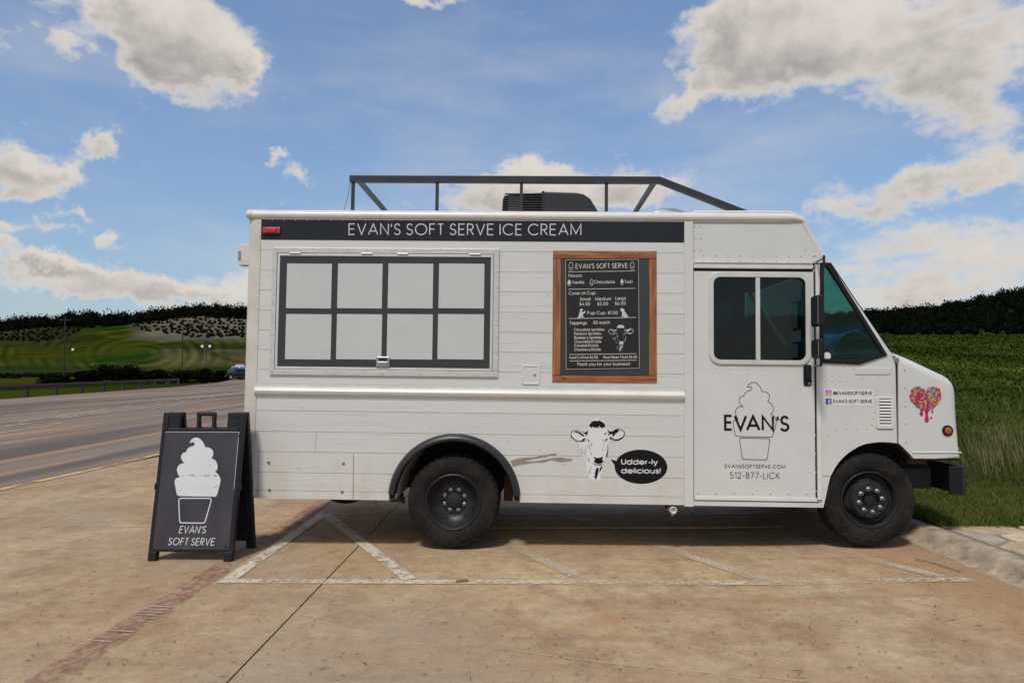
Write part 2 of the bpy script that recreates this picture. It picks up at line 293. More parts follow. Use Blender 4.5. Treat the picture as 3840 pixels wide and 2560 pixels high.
M = dict(
 concrete=mat_concrete(), asphalt=mat_asphalt(),
 white_line=mat_worn('worn white line', (.64, .55, .43), .34, .52), long_line=mat_worn('white line worn to one end', (.64, .545, .42), .30, .58, 24, None, None, .12), faint_line=mat_worn('faint white line', (.60, .50, .37), .28, .84, 40),
 red_line=mat_worn('worn red line', (.33, .11, .10), .38, .80, 20, (.30, .15, .13), (1, .6, 1)), yellow_line=mat_worn('worn yellow line', (.66, .44, .16), .36, .52, 9, None, (1, .3, 1)),
 road_white=mat_worn('worn road line', (.55, .45, .34), .40, .60, 6, None, (1, .2, 1)), chalk=mat_worn('chalk scratch', (.58, .46, .34), .35, .85, 22),
 ghost=mat_worn('white rubbed lettering', (.58, .50, .45), .47, .58, 30, None, (.5, 2.2, 1)),
 kerb=simple('kerb concrete', (.40, .315, .225), .88, var=.5, vscale=7, bump=.6, bscale=70), mortar=simple('mortar', (.25, .215, .17), .9, var=.25, vscale=9, bump=.5, bscale=50),
 stone=simple('flagstone', (.47, .345, .21), .8, var=.3, vscale=6, bump=.5, bscale=25), stone2=simple('flagstone grey', (.40, .33, .25), .8, var=.3, vscale=7, bump=.5, bscale=25), stone3=simple('flagstone buff', (.56, .44, .29), .8, var=.25, vscale=7, bump=.5, bscale=25),
 white=simple('white truck paint', (.62, .613, .59), .36, var=.06, vscale=2.5), cream=simple('white trim paint', (.67, .655, .62), .33, var=.10, vscale=4),
 plank=mat_plank('white wood print', (.635, .63, .605), (.33, .33, .325)), post=simple('dirty white post', (.60, .565, .50), .45, var=.14, vscale=5),
 band=mat_plank('dark wood print', (.020, .023, .031), (.009, .010, .014), False), letter=simple('off white vinyl', (.62, .60, .56), .5), black_vinyl=simple('black vinyl', (.006, .006, .008), .5, spec=.2),
 alu=simple('brushed aluminium', (.60, .585, .56), .42, .2, var=.18, vscale=9, stretch=(1, 1, 6)), alu_white=simple('painted aluminium', (.62, .61, .58), .35, .15, var=.1, vscale=6),
 hatch=mat_plank('charcoal hatch print', (.050, .050, .054), (.030, .030, .033), False), pane=simple('pale pane print', (.52, .55, .525), .28, var=.05, vscale=2),
 gap=simple('dark gap', (.01, .01, .01), .9), chrome=simple('chrome', (.50, .50, .50), .3, 1.0), steel=simple('dull steel', (.33, .31, .29), .4, .8),
 wood=mat_wood(), board=simple('green chalkboard', (.032, .040, .036), .5, var=.2, vscale=3), menu=simple('charcoal menu sheet', (.022, .020, .021), .45, spec=.3, var=.25, vscale=4), menu_edge=simple('menu edge', (.55, .52, .47), .6), mint=simple('pale mint print', (.50, .57, .53), .5),
 red_lens=simple('red lens', (.42, .014, .02), .2, coat=.5), orange_lens=simple('orange lens', (.42, .09, .012), .22, coat=.4), rubber=simple('black rubber', (.009, .009, .010), .5, spec=.3), tyre=simple('dusty tyre', (.019, .016, .014), .85, spec=.2, var=.35, vscale=6, bump=.3, bscale=40), rim=simple('black wheel', (.020, .020, .023), .42, spec=.35, var=.3, vscale=7), flare=simple('black fender flare', (.018, .018, .020), .36, var=.25, vscale=6),
 chassis=simple('dark chassis', (.018, .015, .013), .75, var=.4, vscale=9), rust=simple('rusty spring', (.085, .042, .020), .8, var=.4, vscale=12), scrape=simple('bare scraped panel', (.29, .245, .195), .6, var=.35, vscale=30, stretch=(.3, 1, 2)), rack=simple('black steel rack', (.026, .026, .029), .42, var=.3, vscale=5), ac=simple('black plastic shroud', (.020, .020, .022), .5, var=.2, vscale=5),
 cabin=simple('grey cab interior', (.34, .40, .38), .7), dash=simple('dark dash', (.04, .05, .05), .6), blue=simple('blue cover', (.03, .20, .62), .5, var=.3, vscale=7), teal=simple('pale wheel rim', (.22, .30, .26), .4),
 glass_dark=mat_glass('dark door glass', (.20, .29, .30), .045), glass_teal=mat_glass('green tinted glass', (.46, .74, .66), .03), windshield=mat_glass('windshield glass', (.6, .78, .74), .04), mirror=simple('mirror glass', (.75, .78, .8), .04, 1.0),
 sign_black=simple('black sign plastic', (.010, .010, .013), .5, spec=.3, var=.2, vscale=9), poster=simple('charcoal poster', (.040, .034, .041), .42, var=.35, vscale=5, stretch=(1, 1, .4)), poster_white=simple('poster white', (.62, .63, .64), .45, var=.06, vscale=8),
 pink=simple('raspberry vinyl', (.42, .018, .085), .4), ig=None, fb=simple('blue badge', (.055, .095, .33), .45), sticker=simple('sticker white', (.70, .69, .68), .42),
 galv=simple('weathered post', (.03, .028, .027), .7, var=.3, vscale=4), rail=simple('rusty rail', (.055, .032, .024), .75, var=.35, vscale=1.5), pole=simple('dark pole', (.025, .023, .022), .8), lamp_white=simple('white lamp head', (.8, .82, .85), .3), bark=simple('bark', (.03, .024, .018), .9), leaf_dark=mat_leaf('dark leaves', (.004, .006, .0035), (.010, .014, .006), .0), leaf_wood=mat_leaf('wood leaves', (.0035, .0050, .0035), (.008, .011, .0055), .0),
 leaf_orch=mat_leaf('orchard leaves', (.006, .008, .005), (.012, .016, .008), .0), blade=mat_leaf('grass blades', (.058, .086, .015), (.135, .155, .036), .1, .35), meadow=mat_leaf('meadow grass', (.048, .078, .012), (.085, .118, .022), .0, .12), blade_dry=mat_leaf('dry grass', (.22, .20, .085), (.13, .14, .05)), twig=simple('brown twig', (.25, .125, .045), .7, var=.3, vscale=30), litter=simple('dark litter', (.05, .04, .03), .9), sprig=simple('grey green sprig', (.10, .12, .07), .8),
 carblack=simple('dark car paint', (.022, .026, .030), .2, coat=.6), carglass=simple('car glass', (.03, .045, .05), .06), carred=simple('red vehicle paint', (.45, .02, .02), .35), carwhite=simple('pale vehicle paint', (.5, .53, .56), .35),
)
def mat_ig():
    m, nt, b = new_mat('pink orange badge'); o = nn(nt, 'ShaderNodeTexCoord').outputs['UV']
    sx = nn(nt, 'ShaderNodeSeparateXYZ'); nt.links.new(o, sx.inputs[0])
    cr = nn(nt, 'ShaderNodeValToRGB'); e = cr.color_ramp.elements; e[0].color = (.75, .36, .05, 1); e[1].color = (.16, .04, .42, 1); k = e.new(.45); k.color = (.62, .03, .16, 1)
    nt.links.new(mth(nt, 'MULTIPLY_ADD', sx.outputs[0], -.3, mth(nt, 'ADD', sx.outputs[1], .15)), cr.inputs[0]); nt.links.new(cr.outputs[0], b.inputs['Base Color'])
    return m
M['ig'] = mat_ig()
def mat_tyre():
    m, nt, b = new_mat('dusty tyre rubber'); o = nn(nt, 'ShaderNodeTexCoord').outputs['Object']
    n = noise_node(nt, o, 5, 7, .68); f = noise_node(nt, o, 40, 4, .6)
    c = mixc(nt, sstep(nt, n, .38, .68), (.009, .0085, .009), (.027, .022, .018)); c = mixc(nt, mth(nt, 'MULTIPLY', sstep(nt, f, .5, .75), .4), c, (.036, .029, .023))
    nt.links.new(c, b.inputs['Base Color']); b.inputs['Roughness'].default_value = .85; b.inputs['Specular IOR Level'].default_value = .2; bumpn(nt, b, f, .3, .004)
    return m
M['tyre'] = mat_tyre()
# ------------------------------------------------------------------ mesh builder
def area2(p): return sum(p[i][0]*p[(i+1) % len(p)][1]-p[(i+1) % len(p)][0]*p[i][1] for i in range(len(p)))
def ccw(p): return list(p) if area2(p) > 0 else list(reversed(p))
class MB:
    def __init__(s): s.v = []; s.f = []; s.m = []; s.uv = None
    def add(s, vs, fs, mi=0):
        b = len(s.v); s.v += [tuple(x) for x in vs]; s.f += [tuple(b+i for i in f) for f in fs]; s.m += [mi]*len(fs); return s
    def box(s, x0, x1, y0, y1, z0, z1, mi=0):
        return s.add([(x0,y0,z0),(x1,y0,z0),(x1,y1,z0),(x0,y1,z0),(x0,y0,z1),(x1,y0,z1),(x1,y1,z1),(x0,y1,z1)],
                     [(0,3,2,1),(4,5,6,7),(0,1,5,4),(1,2,6,5),(2,3,7,6),(3,0,4,7)], mi)
    def prism(s, poly, y0, y1, mi=0):                  # polygon in (x, z) pushed along y
        p = ccw(poly); n = len(p)
        vs = [(a, y0, b) for a, b in p]+[(a, y1, b) for a, b in p]
        return s.add(vs, [tuple(range(n)), tuple(range(2*n-1, n-1, -1))]+[(i, n+i, n+(i+1) % n, (i+1) % n) for i in range(n)], mi)
    def prism_u(s, poly, x0, x1, mi=0):                # polygon in (y, z) pushed along x
        p = ccw(poly); n = len(p)
        vs = [(x0, a, b) for a, b in p]+[(x1, a, b) for a, b in p]
        return s.add(vs, [tuple(reversed(range(n))), tuple(range(n, 2*n))]+[(i, (i+1) % n, n+(i+1) % n, n+i) for i in range(n)], mi)
    def prism_z(s, poly, z0, z1, mi=0):                # polygon in (x, y) pushed along z
        p = ccw(poly); n = len(p)
        vs = [(a, b, z0) for a, b in p]+[(a, b, z1) for a, b in p]
        return s.add(vs, [tuple(reversed(range(n))), tuple(range(n, 2*n))]+[(i, (i+1) % n, n+(i+1) % n, n+i) for i in range(n)], mi)
    def sheet(s, poly, y, mi=0):
        p = ccw(poly); return s.add([(a, y, b) for a, b in p], [tuple(range(len(p)))], mi)
    def ring(s, outer, inner, y0, y1, mi=0):           # plate with a hole; loops of equal length, both ccw
        n = len(outer); vs = []
        for y in (y0, y1): vs += [(a, y, b) for a, b in outer]+[(a, y, b) for a, b in inner]
        fs = []
        for i in range(n):
            j = (i+1) % n
            fs += [(i, j, n+j, n+i), (2*n+j, 2*n+i, 3*n+i, 3*n+j), (j, i, 2*n+i, 2*n+j), (n+i, n+j, 3*n+j, 3*n+i)]
        return s.add(vs, fs, mi)
    def tube(s, pts, r, n=8, closed=False, mi=0):
        pts = [Vector(p) for p in pts]; k = len(pts); base = len(s.v); rr = r if isinstance(r, (list, tuple)) else [r]*k
        up = None
        for i, p in enumerate(pts):
            a = pts[(i-1) % k] if (closed or i) else p; b = pts[(i+1) % k] if (closed or i < k-1) else p
            t = (b-a).normalized()
            if up is None: up = t.orthogonal().normalized()
            up = (up-t*up.dot(t)).normalized(); w = t.cross(up)
            for q in range(n):
                an = 2*math.pi*q/n; s.v.append(tuple(p+up*math.cos(an)*rr[i]+w*math.sin(an)*rr[i]))
        for i in range(k if closed else k-1):
            for q in range(n):
                a = base+i*n+q; b = base+i*n+(q+1) % n; c = base+((i+1) % k)*n+(q+1) % n; d = base+((i+1) % k)*n+q
                s.f.append((a, b, c, d)); s.m.append(mi)
        if not closed:
            s.f.append(tuple(base+q for q in reversed(range(n)))); s.m.append(mi); s.f.append(tuple(base+(k-1)*n+q for q in range(n))); s.m.append(mi)
        return s
    def bar(s, a, b, w, h, mi=0):                      # square section bar between two points
        a = Vector(a); b = Vector(b); t = (b-a).normalized(); sd = t.cross(Vector((0, 1, 0)))
        sd = Vector((0, 0, 1)).cross(t) if sd.length < 1e-4 else sd; sd.normalize(); n2 = t.cross(sd).normalized()
        vs = [p+sd*i*w/2+n2*j*h/2 for p in (a, b) for i, j in ((-1,-1),(1,-1),(1,1),(-1,1))]
        return s.add(vs, [(0,1,2,3),(7,6,5,4),(0,4,5,1),(1,5,6,2),(2,6,7,3),(3,7,4,0)], mi)
    def lathe(s, prof, cu, cv, n=48, mi=0, cap0=False, cap1=False, fr=None):   # (radius, y) about the y axis
        base = len(s.v); k = len(prof)
        for i in range(n):
            a = 2*math.pi*i/n
            for j, (r, y) in enumerate(prof):
                if fr: r = fr(i, j, r)
                s.v.append((cu+r*math.cos(a), y, cv+r*math.sin(a)))
        for i in range(n):
            for j in range(k-1):
                a = base+i*k+j; b = base+((i+1) % n)*k+j
                s.f.append((a, a+1, b+1, b)); s.m.append(mi)
        if cap0: s.f.append(tuple(base+i*k for i in range(n))); s.m.append(mi)
        if cap1: s.f.append(tuple(base+i*k+k-1 for i in reversed(range(n)))); s.m.append(mi)
        return s
    def dome(s, u, v, r, h, y=0.0, n=7, mi=0):
        b = len(s.v)
        for rr, yy in ((1, 0), (.72, .72)):
            for i in range(n):
                a = 2*math.pi*i/n; s.v.append((u+r*rr*math.cos(a), y-h*yy, v+r*rr*math.sin(a)))
        s.v.append((u, y-h, v))
        for i in range(n):
            j = (i+1) % n; s.f += [(b+i, b+j, b+n+j, b+n+i), (b+n+i, b+n+j, b+2*n)]; s.m += [mi, mi]
        return s
    def ribbon(s, pts, w, y, closed=False, mi=0):
        p = [Vector(q) for q in pts]; q = [p[0]]
        for a in p[1:]:
            if (a-q[-1]).length > 1e-7: q.append(a)
        if closed and (q[0]-q[-1]).length < 1e-7: q.pop()
        p = q; k = len(p)
        if k < 2: return s
        b = len(s.v); ws = w if isinstance(w, (list, tuple)) else None
        for i in range(k):
            d0 = (p[i]-p[i-1]) if (i or closed) else (p[1]-p[0]); d1 = (p[(i+1) % k]-p[i]) if (i < k-1 or closed) else d0
            d0 = d0.normalized(); d1 = d1.normalized(); n0 = Vector((-d0.y, d0.x)); n1 = Vector((-d1.y, d1.x)); m = n0+n1
            m = n0 if m.length < 1e-3 else m.normalized(); h = (ws[min(i, len(ws)-1)] if ws else w)/2/max(.42, m.dot(n0))
            for sg in (1, -1): s.v.append((p[i].x+m.x*h*sg, y, p[i].y+m.y*h*sg))
        for i in range(k if closed else k-1):
            a = b+2*i; c = b+2*((i+1) % k); s.f.append((a, a+1, c+1, c)); s.m.append(mi)
        return s
    def build(s, name, mats, parent=None, smooth=False, bevel=0, seg=2, angle=35):
        me = bpy.data.meshes.new(name); me.from_pydata(s.v, [], s.f)
        if not isinstance(mats, (list, tuple)): mats = [mats]
        for m in mats: me.materials.append(M[m] if isinstance(m, str) else m)
        if len(mats) > 1: me.polygons.foreach_set('material_index', s.m)
        if s.uv:
            ul = me.uv_layers.new(name='uv')
            for l in me.loops: ul.data[l.index].uv = s.uv(s.v[l.vertex_index])
        if smooth:
            me.polygons.foreach_set('use_smooth', [True]*len(me.polygons)); me.set_sharp_from_angle(angle=R(angle))
        me.update()
        o = bpy.data.objects.new(name, me); C.objects.link(o); o.parent = parent
        if bevel:
            md = o.modifiers.new('bevel', 'BEVEL'); md.width = bevel; md.segments = seg; md.limit_method = 'ANGLE'; md.angle_limit = R(40)
        return o
def tag(o, label=None, cat=None, group=None, kind=None):
    for k, v in (('label', label), ('category', cat), ('group', group), ('kind', kind)):
        if v: o[k] = v
    return o
def empty(name, mat=None, loc=None):
    o = bpy.data.objects.new(name, None); C.objects.link(o); o.empty_display_size = .2
    if mat is not None: o.matrix_world = mat
    if loc is not None: o.location = loc
    return o
def copy_tree(o, parent=None):
    c = o.copy(); C.objects.link(c); c.parent = parent
    for ch in list(o.children): copy_tree(ch, c)
    return c
class Frame:
    """a local frame; uv() turns a photograph pixel into a point (x, z) on its plane y = const"""
    def __init__(s, m): s.m = m; s.i = m.inverted(); s.o = s.i @ CAMP; s.r = s.i.to_3x3()
    def uv(s, px, py, y=0.0):
        d = s.r @ ray(px, py); t = (y-s.o.y)/d.y; p = s.o+d*t
        return (p.x, p.z)
    def pts(s, l, y=0.0): return [s.uv(a, b, y) for a, b in l]

# ------------------------------------------------------------------ monoline lettering
def arc(cx, cy, rx, ry, a0, a1, n=None):
    n = n or max(3, int(abs(a1-a0)/20))
    return [(cx+rx*math.cos(R(a0+(a1-a0)*i/n)), cy+ry*math.sin(R(a0+(a1-a0)*i/n))) for i in range(n+1)]
X = .70
def _circ(cx, r=X/2, cy=X/2): return arc(cx, cy, r, r, 0, 360, 20)
G = {
 'A': (.80, [[(0,0),(.40,1),(.80,0)], [(.135,.32),(.665,.32)]]),
 'B': (.55, [[(0,0),(0,1),(.28,1)]+arc(.28,.76,.23,.24,90,-90)+[(0,.52)], [(.28,.52)]+arc(.30,.26,.25,.26,90,-90)+[(0,0)]]),
 'C': (.86, [arc(.5,.5,.5,.5,44,316)]), 'D': (.72, [[(.22,1),(0,1),(0,0),(.22,0)]+arc(.22,.5,.5,.5,-90,90)]),
 'E': (.50, [[(.5,1),(0,1),(0,0),(.5,0)], [(0,.52),(.46,.52)]]), 'F': (.46, [[(.46,1),(0,1),(0,0)], [(0,.52),(.42,.52)]]),
 'I': (.0, [[(0,0),(0,1)]]), 'K': (.58, [[(0,0),(0,1)], [(.54,1),(.02,.46)], [(.14,.57),(.58,0)]]), 'L': (.42, [[(0,1),(0,0),(.42,0)]]),
 'M': (.86, [[(0,0),(0,1),(.43,.12),(.86,1),(.86,0)]]), 'N': (.68, [[(0,0),(0,1),(.68,0),(.68,1)]]), 'O': (1.0, [arc(.5,.5,.5,.5,0,360,28)]),
 'P': (.50, [[(0,0),(0,1),(.24,1)]+arc(.24,.74,.26,.26,90,-90)+[(0,.48)]]), 'R': (.52, [[(0,0),(0,1),(.24,1)]+arc(.24,.74,.26,.26,90,-90)+[(0,.48)], [(.22,.48),(.52,0)]]),
 'S': (.50, [arc(.26,.745,.22,.255,22,270)+arc(.25,.245,.25,.245,90,-160)[1:]]), 'T': (.48, [[(0,1),(.48,1)], [(.24,1),(.24,0)]]),
 'U': (.60, [[(0,1),(0,.3)]+arc(.3,.3,.3,.3,180,360)+[(.6,1)]]), 'V': (.72, [[(0,1),(.36,0),(.72,1)]]),
 'a': (X, [_circ(X/2), [(X,X),(X,0)]]), 'b': (X, [_circ(X/2), [(0,1.02),(0,0)]]), 'c': (.60, [arc(X/2,X/2,X/2,X/2,42,318)]), 'd': (X, [_circ(X/2), [(X,1.02),(X,0)]]),
 'e': (X, [[(0,X*.47),(X,X*.47)]+arc(X/2,X/2,X/2,X/2,4,318)]), 'f': (.27, [[(.1,0),(.1,.84)]+arc(.25,.86,.15,.15,180,95), [(0,X),(.27,X)]]),
 'g': (X, [_circ(X/2), [(X,X),(X,.02)]+arc(X/2,.02,X/2,.3,0,-150)]), 'h': (.52, [[(0,0),(0,1.02)], [(0,.42)]+arc(.26,.43,.26,.27,180,0)+[(.52,0)]]),
 'i': (.0, [[(0,0),(0,X)], [(0,.9),(0,1.02)]]), 'k': (.46, [[(0,0),(0,1.02)], [(.42,X),(.02,.34)], [(.13,.43),(.46,0)]]), 'l': (.0, [[(0,0),(0,1.02)]]),
 'm': (.84, [[(0,0),(0,X)], [(0,.45)]+arc(.21,.49,.21,.21,180,0)+[(.42,0)], [(.42,.45)]+arc(.63,.49,.21,.21,180,0)+[(.84,0)]]), 'n': (.52, [[(0,0),(0,X)], [(0,.42)]+arc(.26,.43,.26,.27,180,0)+[(.52,0)]]),
 'o': (X, [_circ(X/2)]), 'p': (X, [_circ(X/2), [(0,X),(0,-.3)]]), 'r': (.24, [[(0,0),(0,X)], [(0,.42)]+arc(.24,.44,.24,.26,180,92)]),
 's': (.40, [arc(.2,.525,.17,.175,25,270)+arc(.2,.175,.2,.175,90,-155)[1:]]), 't': (.27, [[(.13,0),(.13,1)], [(0,X),(.27,X)]]), 'u': (.52, [[(0,X),(0,.26)]+arc(.26,.27,.26,.27,180,360), [(.52,X),(.52,0)]]),
 'v': (.54, [[(0,X),(.27,0),(.54,X)]]), 'w': (.82, [[(0,X),(.21,0),(.41,X),(.61,0),(.82,X)]]), 'y': (.56, [[(0,X),(.29,.02)], [(.56,X),(.16,-.3)]]), 'z': (.46, [[(0,X),(.46,X),(0,0),(.46,0)]]),
 '0': (.56, [arc(.28,.5,.28,.5,0,360,24)]), '1': (.2, [[(0,.84),(.2,1),(.2,0)]]), '2': (.54, [arc(.27,.73,.25,.27,165,-35)+[(0,0),(.54,0)]]), '4': (.58, [[(.42,0),(.42,1),(0,.28),(.58,.28)]]),
 '5': (.52, [[(.48,1),(.12,1),(.05,.56)]+arc(.24,.32,.28,.32,125,-150)]), '6': (.56, [arc(.28,.29,.28,.29,0,360,20), [(.03,.38),(.36,1)]]), '7': (.52, [[(0,1),(.52,1),(.14,0)]]), '8': (.52, [arc(.26,.75,.22,.25,0,360,18), arc(.26,.255,.26,.255,0,360,18)]),
 "'": (.0, [[(0,.72),(0,1)]]), '.': (.0, [[(0,0),(0,.09)]]), ':': (.0, [[(0,0),(0,.09)], [(0,.55),(0,.64)]]), '-': (.28, [[(0,.38),(.28,.38)]]), '!': (.0, [[(0,0),(0,.1)], [(0,.28),(0,1)]]),
 '$': (.50, [arc(.25,.71,.22,.21,22,270)+arc(.25,.27,.25,.23,90,-160)[1:], [(.25,-.08),(.25,1.08)]]), '@': (.95, [arc(.47,.46,.22,.22,0,360,16), [(.69,.66),(.69,.36)]+arc(.81,.36,.12,.12,180,330)+arc(.47,.46,.5,.5,0,300)]),
}
def lettering(text, p0, p1, cap, y, wt=.1, slant=0, mb=None, gapk=1.0, words=None):
    """strokes of text fitted between two baseline points p0, p1 (x, z) at cap height"""
    mb = mb or MB(); sp = (.17+wt*1.05)*gapk; xs = []; x = 0
    for ch in text:
        if ch == ' ': x += .30+wt*.3; xs.append(None); continue
        w, st = G[ch]; xs.append(x); x += w*(1-.25*wt)+sp
    tot = x-sp+wt*1.0
    p0 = Vector(p0); p1 = Vector(p1); L = (p1-p0).length; ux = (p1-p0)/L; uy = Vector((-ux.y, ux.x)); sx = L/tot; k = 0
    for ch, gx in zip(text, xs):
        if gx is None:
            if words is not None: words.append(mb); mb = MB()
            continue
        for st in G[ch][1]:
            pts = []
            for a, b in st:
                bb = wt/2+b*(1-wt) if b >= 0 else b+wt/2
                q = p0+ux*((gx+a*(1-.25*wt)+wt/2)*sx+bb*cap*slant)+uy*bb*cap; pts.append((q.x, q.y))
            closed = len(st) > 6 and (Vector(st[0])-Vector(st[-1])).length < 1e-4
            mb.ribbon(pts, wt*cap, y-.00025*(k % 3), closed); k += 1
    return mb
def smooth_path(pts, n=5, closed=False):
    out = []; k = len(pts); rng = range(k if closed else k-1)
    for i in rng:
        p0 = pts[(i-1) % k] if (closed or i) else pts[0]; p1 = pts[i]; p2 = pts[(i+1) % k]; p3 = pts[(i+2) % k] if (closed or i < k-2) else pts[-1]
        for j in range(n):
            t = j/n
            out.append(tuple(.5*((2*p1[c])+(-p0[c]+p2[c])*t+(2*p0[c]-5*p1[c]+4*p2[c]-p3[c])*t*t+(-p0[c]+3*p1[c]-3*p2[c]+p3[c])*t**3) for c in (0, 1)))
    if not closed: out.append(tuple(pts[-1]))
    return out
def rrect(x0, x1, z0, z1, r, n=5):
    return arc(x1-r, z1-r, r, r, 0, 90, n)+arc(x0+r, z1-r, r, r, 90, 180, n)+arc(x0+r, z0+r, r, r, 180, 270, n)+arc(x1-r, z0+r, r, r, 270, 360, n)
def rect_for(loop, x0, x1, z0, z1):
    """a point on the rectangle for each point of a rounded-rectangle loop of 4 corners"""
    k = len(loop)//4; out = []; c = [(x1, z1), (x0, z1), (x0, z0), (x1, z0)]
    for q in range(4):
        h = k//2
        for i in range(k):
            a, b = loop[q*k+i]
            if i == h: out.append(c[q])
            elif (q in (0, 2)) == (i < h): out.append((c[q][0], b))
            else: out.append((a, c[q][1]))
    return out
# swirl of soft ice cream, traced in its own pixels (527..1100, 119..847)
SWIRL = [[(555,820),(545,775),(530,690),(528,650),(548,620),(595,607)], [(595,607),(570,570),(556,515),(575,465),(610,440),(640,437),(665,449)],
 [(665,449),(638,425),(612,385),(610,340),(635,308),(668,300)], [(668,300),(685,262),(720,235),(765,220),(778,200),(765,178),(745,180),(722,187),(720,172),(745,138),(790,119),(840,133),(885,180),(911,240)],
 [(911,240),(955,242),(1000,275),(1010,330),(987,374)], [(987,374),(1035,400),(1062,455),(1058,510),(1030,540)], [(1030,540),(1072,572),(1100,630),(1096,675),(1075,760),(1055,828),(1035,847)], [(1035,847),(580,838),(555,820)]]
SWIRL_PATH = [p for sgm in SWIRL for p in (smooth_path(sgm, 5) if len(sgm) > 3 else sgm)[:-1]]
CUP_PATH = [(637,858),(990,866),(1008,874),(1015,893),(985,1110),(975,1142),(955,1150),(668,1143),(652,1132),(645,1105),(612,890),(618,868)]
# cow's head: white sticker outline and dark patches, traced in their own pixels
COW_OUT = [(560,240),(620,185),(700,150),(800,148),(860,210),(905,300),(925,360),(990,400),(1040,395),(1120,345),(1200,345),(1260,380),(1285,450),(1270,500),(1180,570),(1090,595),(960,600),(950,760),(945,850),(900,930),(860,1020),(830,1080),(820,1200),(808,1330),(790,1360),(690,1368),(600,1340),(556,1290),(530,1180),(505,1040),(490,980),(440,870),(385,800),(372,720),(370,640),(240,555),(200,470),(212,410),(300,372),(380,380),(440,410),(500,415),(550,365)]
COW_INK = [
 [(570,272),(600,245),(620,205),(655,200),(690,190),(740,200),(770,185),(803,150),(778,195),(830,215),(870,250),(888,290),(880,320),(845,322),(815,335),(790,315),(765,285),(760,335),(740,320),(715,335),(690,315),(665,330),(640,300),(620,320),(612,345),(600,318),(580,310)],
 [(205,450),(225,405),(290,375),(360,378),(420,405),(480,420),(530,405),(568,365),(548,420),(535,460),(515,482),(490,450),(440,420),(370,392),(300,388),(245,410),(222,445),(235,500),(290,555),(350,585),(410,590),(480,575),(515,525),(510,545),(470,595),(400,605),(330,600),(260,555),(215,510)],
 [(270,410),(330,396),(400,420),(450,460),(490,490),(450,500),(430,492),(415,470),(400,480),(390,445),(365,455),(350,425),(320,430)],
 [(380,590),(430,575),(455,540),(500,535),(470,580),(420,600)],
 [(915,355),(960,395),(1010,405),(1050,385),(1100,350),(1160,345),(1230,370),(1272,420),(1270,480),(1220,540),(1150,580),(1090,588),(1010,560),(960,545),(1000,495),(1015,530),(1070,555),(1140,550),(1210,515),(1255,460),(1250,415),(1200,370),(1130,360),(1075,395),(1030,440),(1005,460),(960,440)],
 [(1100,360),(1150,372),(1190,395),(1140,400),(1120,430),(1095,435),(1075,470),(1055,480),(1040,520),(1022,480),(1030,440),(1060,400)],
 [(870,430),(900,435),(918,420),(915,445),(890,455),(875,475)], [(935,420),(950,450),(985,455),(1005,465),(965,470),(950,490)],
 [(530,535),(560,570),(590,610),(560,600),(540,570)], [(605,615),(625,650),(635,705),(615,670)], [(835,605),(850,570),(855,540),(862,585)],
 [(885,600),(890,560),(915,540),(940,545),(935,570),(915,565),(905,580),(920,590)], [(880,610),(858,650),(852,700),(868,650)], [(850,715),(835,750),(830,800),(845,750)],
 [(562,640),(585,700),(600,790),(635,890),(610,850),(588,760)], [(940,620),(942,720),(945,800),(925,880),(890,935),(905,860),(930,780)],
 [(500,680),(510,780),(508,900),(500,1000),(503,850)], [(400,720),(395,790),(385,770)], [(425,720),(418,850),(408,830)], [(450,700),(448,850),(440,830)], [(475,700),(478,880),(468,860)], [(545,650),(552,720),(540,740)],
 [(560,900),(575,960),(560,1000)], [(540,920),(550,970),(545,985)],
 [(665,890),(700,915),(745,920),(800,910),(835,885),(838,925),(830,960),(850,985),(875,990),(835,1010),(800,1030),(750,1040),(710,1030),(680,1010),(655,985),(690,960),(670,930)],
 [(640,1020),(670,1035),(720,1050),(790,1045),(845,1030),(815,1060),(770,1070),(740,1055),(715,1075),(690,1055),(660,1050)],
 [(735,1100),(760,1120),(750,1200),(735,1270),(700,1355),(680,1300),(640,1265),(690,1280),(680,1220),(700,1170),(690,1150),(715,1130)], [(830,1070),(822,1120),(790,1180),(765,1215),(775,1140),(800,1090)],
 [(600,1060),(615,1110),(632,1150),(612,1130)], [(575,1110),(590,1170),(606,1220),(585,1190)], [(570,1160),(580,1210),(592,1240),(575,1220)], [(803,1230),(795,1290),(785,1340),(792,1270)], [(555,1240),(560,1265),(552,1272)]]
# ------------------------------------------------------------------ ground shape
def ss(x, a, b):
    t = max(0., min(1., (x-a)/(b-a))); return t*t*(3-2*t)
def interp(tab, x):
    if x <= tab[0][0]: return tab[0][1]
    for (a, p), (b, q) in zip(tab, tab[1:]):
        if x <= b: return p+(q-p)*(x-a)/(b-a)
    return tab[-1][1]
def road_z(d): return .011*max(0, d-12) if d < 120 else .011*108
CREST_L = [(-4000,1330),(-1500,1290),(-600,1262),(0,1226),(300,1206),(600,1188),(750,1168),(905,1180),(1300,1240),(1900,1290),(2600,1290),(4000,1290)]
CREST_R = [(1000,1300),(2400,1250),(3000,1226),(3260,1206),(3500,1186),(3840,1120),(4300,1070),(5500,1100),(8000,1250)]
def left_z(d, px):
    c = (1415-interp(CREST_L, px))/F*600
    tab = [(0,0),(120,road_z(120)),(160,2.3),(230,c*.075+2.6),(330,c*.25+3),(430,c*.52+2),(520,c*.80),(600,c),(700,c*1.02),(1000,c*.7),(2000,c*.4),(6000,c*.3)]
    return road_z(d) if d < 120 else interp(tab, d)
def right_z(d, px):
    c = (1415-interp(CREST_R, px))/F*230
    tab = [(0,.14),(7,.15),(12,.42),(20,1.05),(32,2.1),(50,3.8),(72,5.7),(110,c*.5+1.5),(230,c),(320,c*1.02),(800,c*.8),(6000,c*.8)]
    return interp(tab, d)
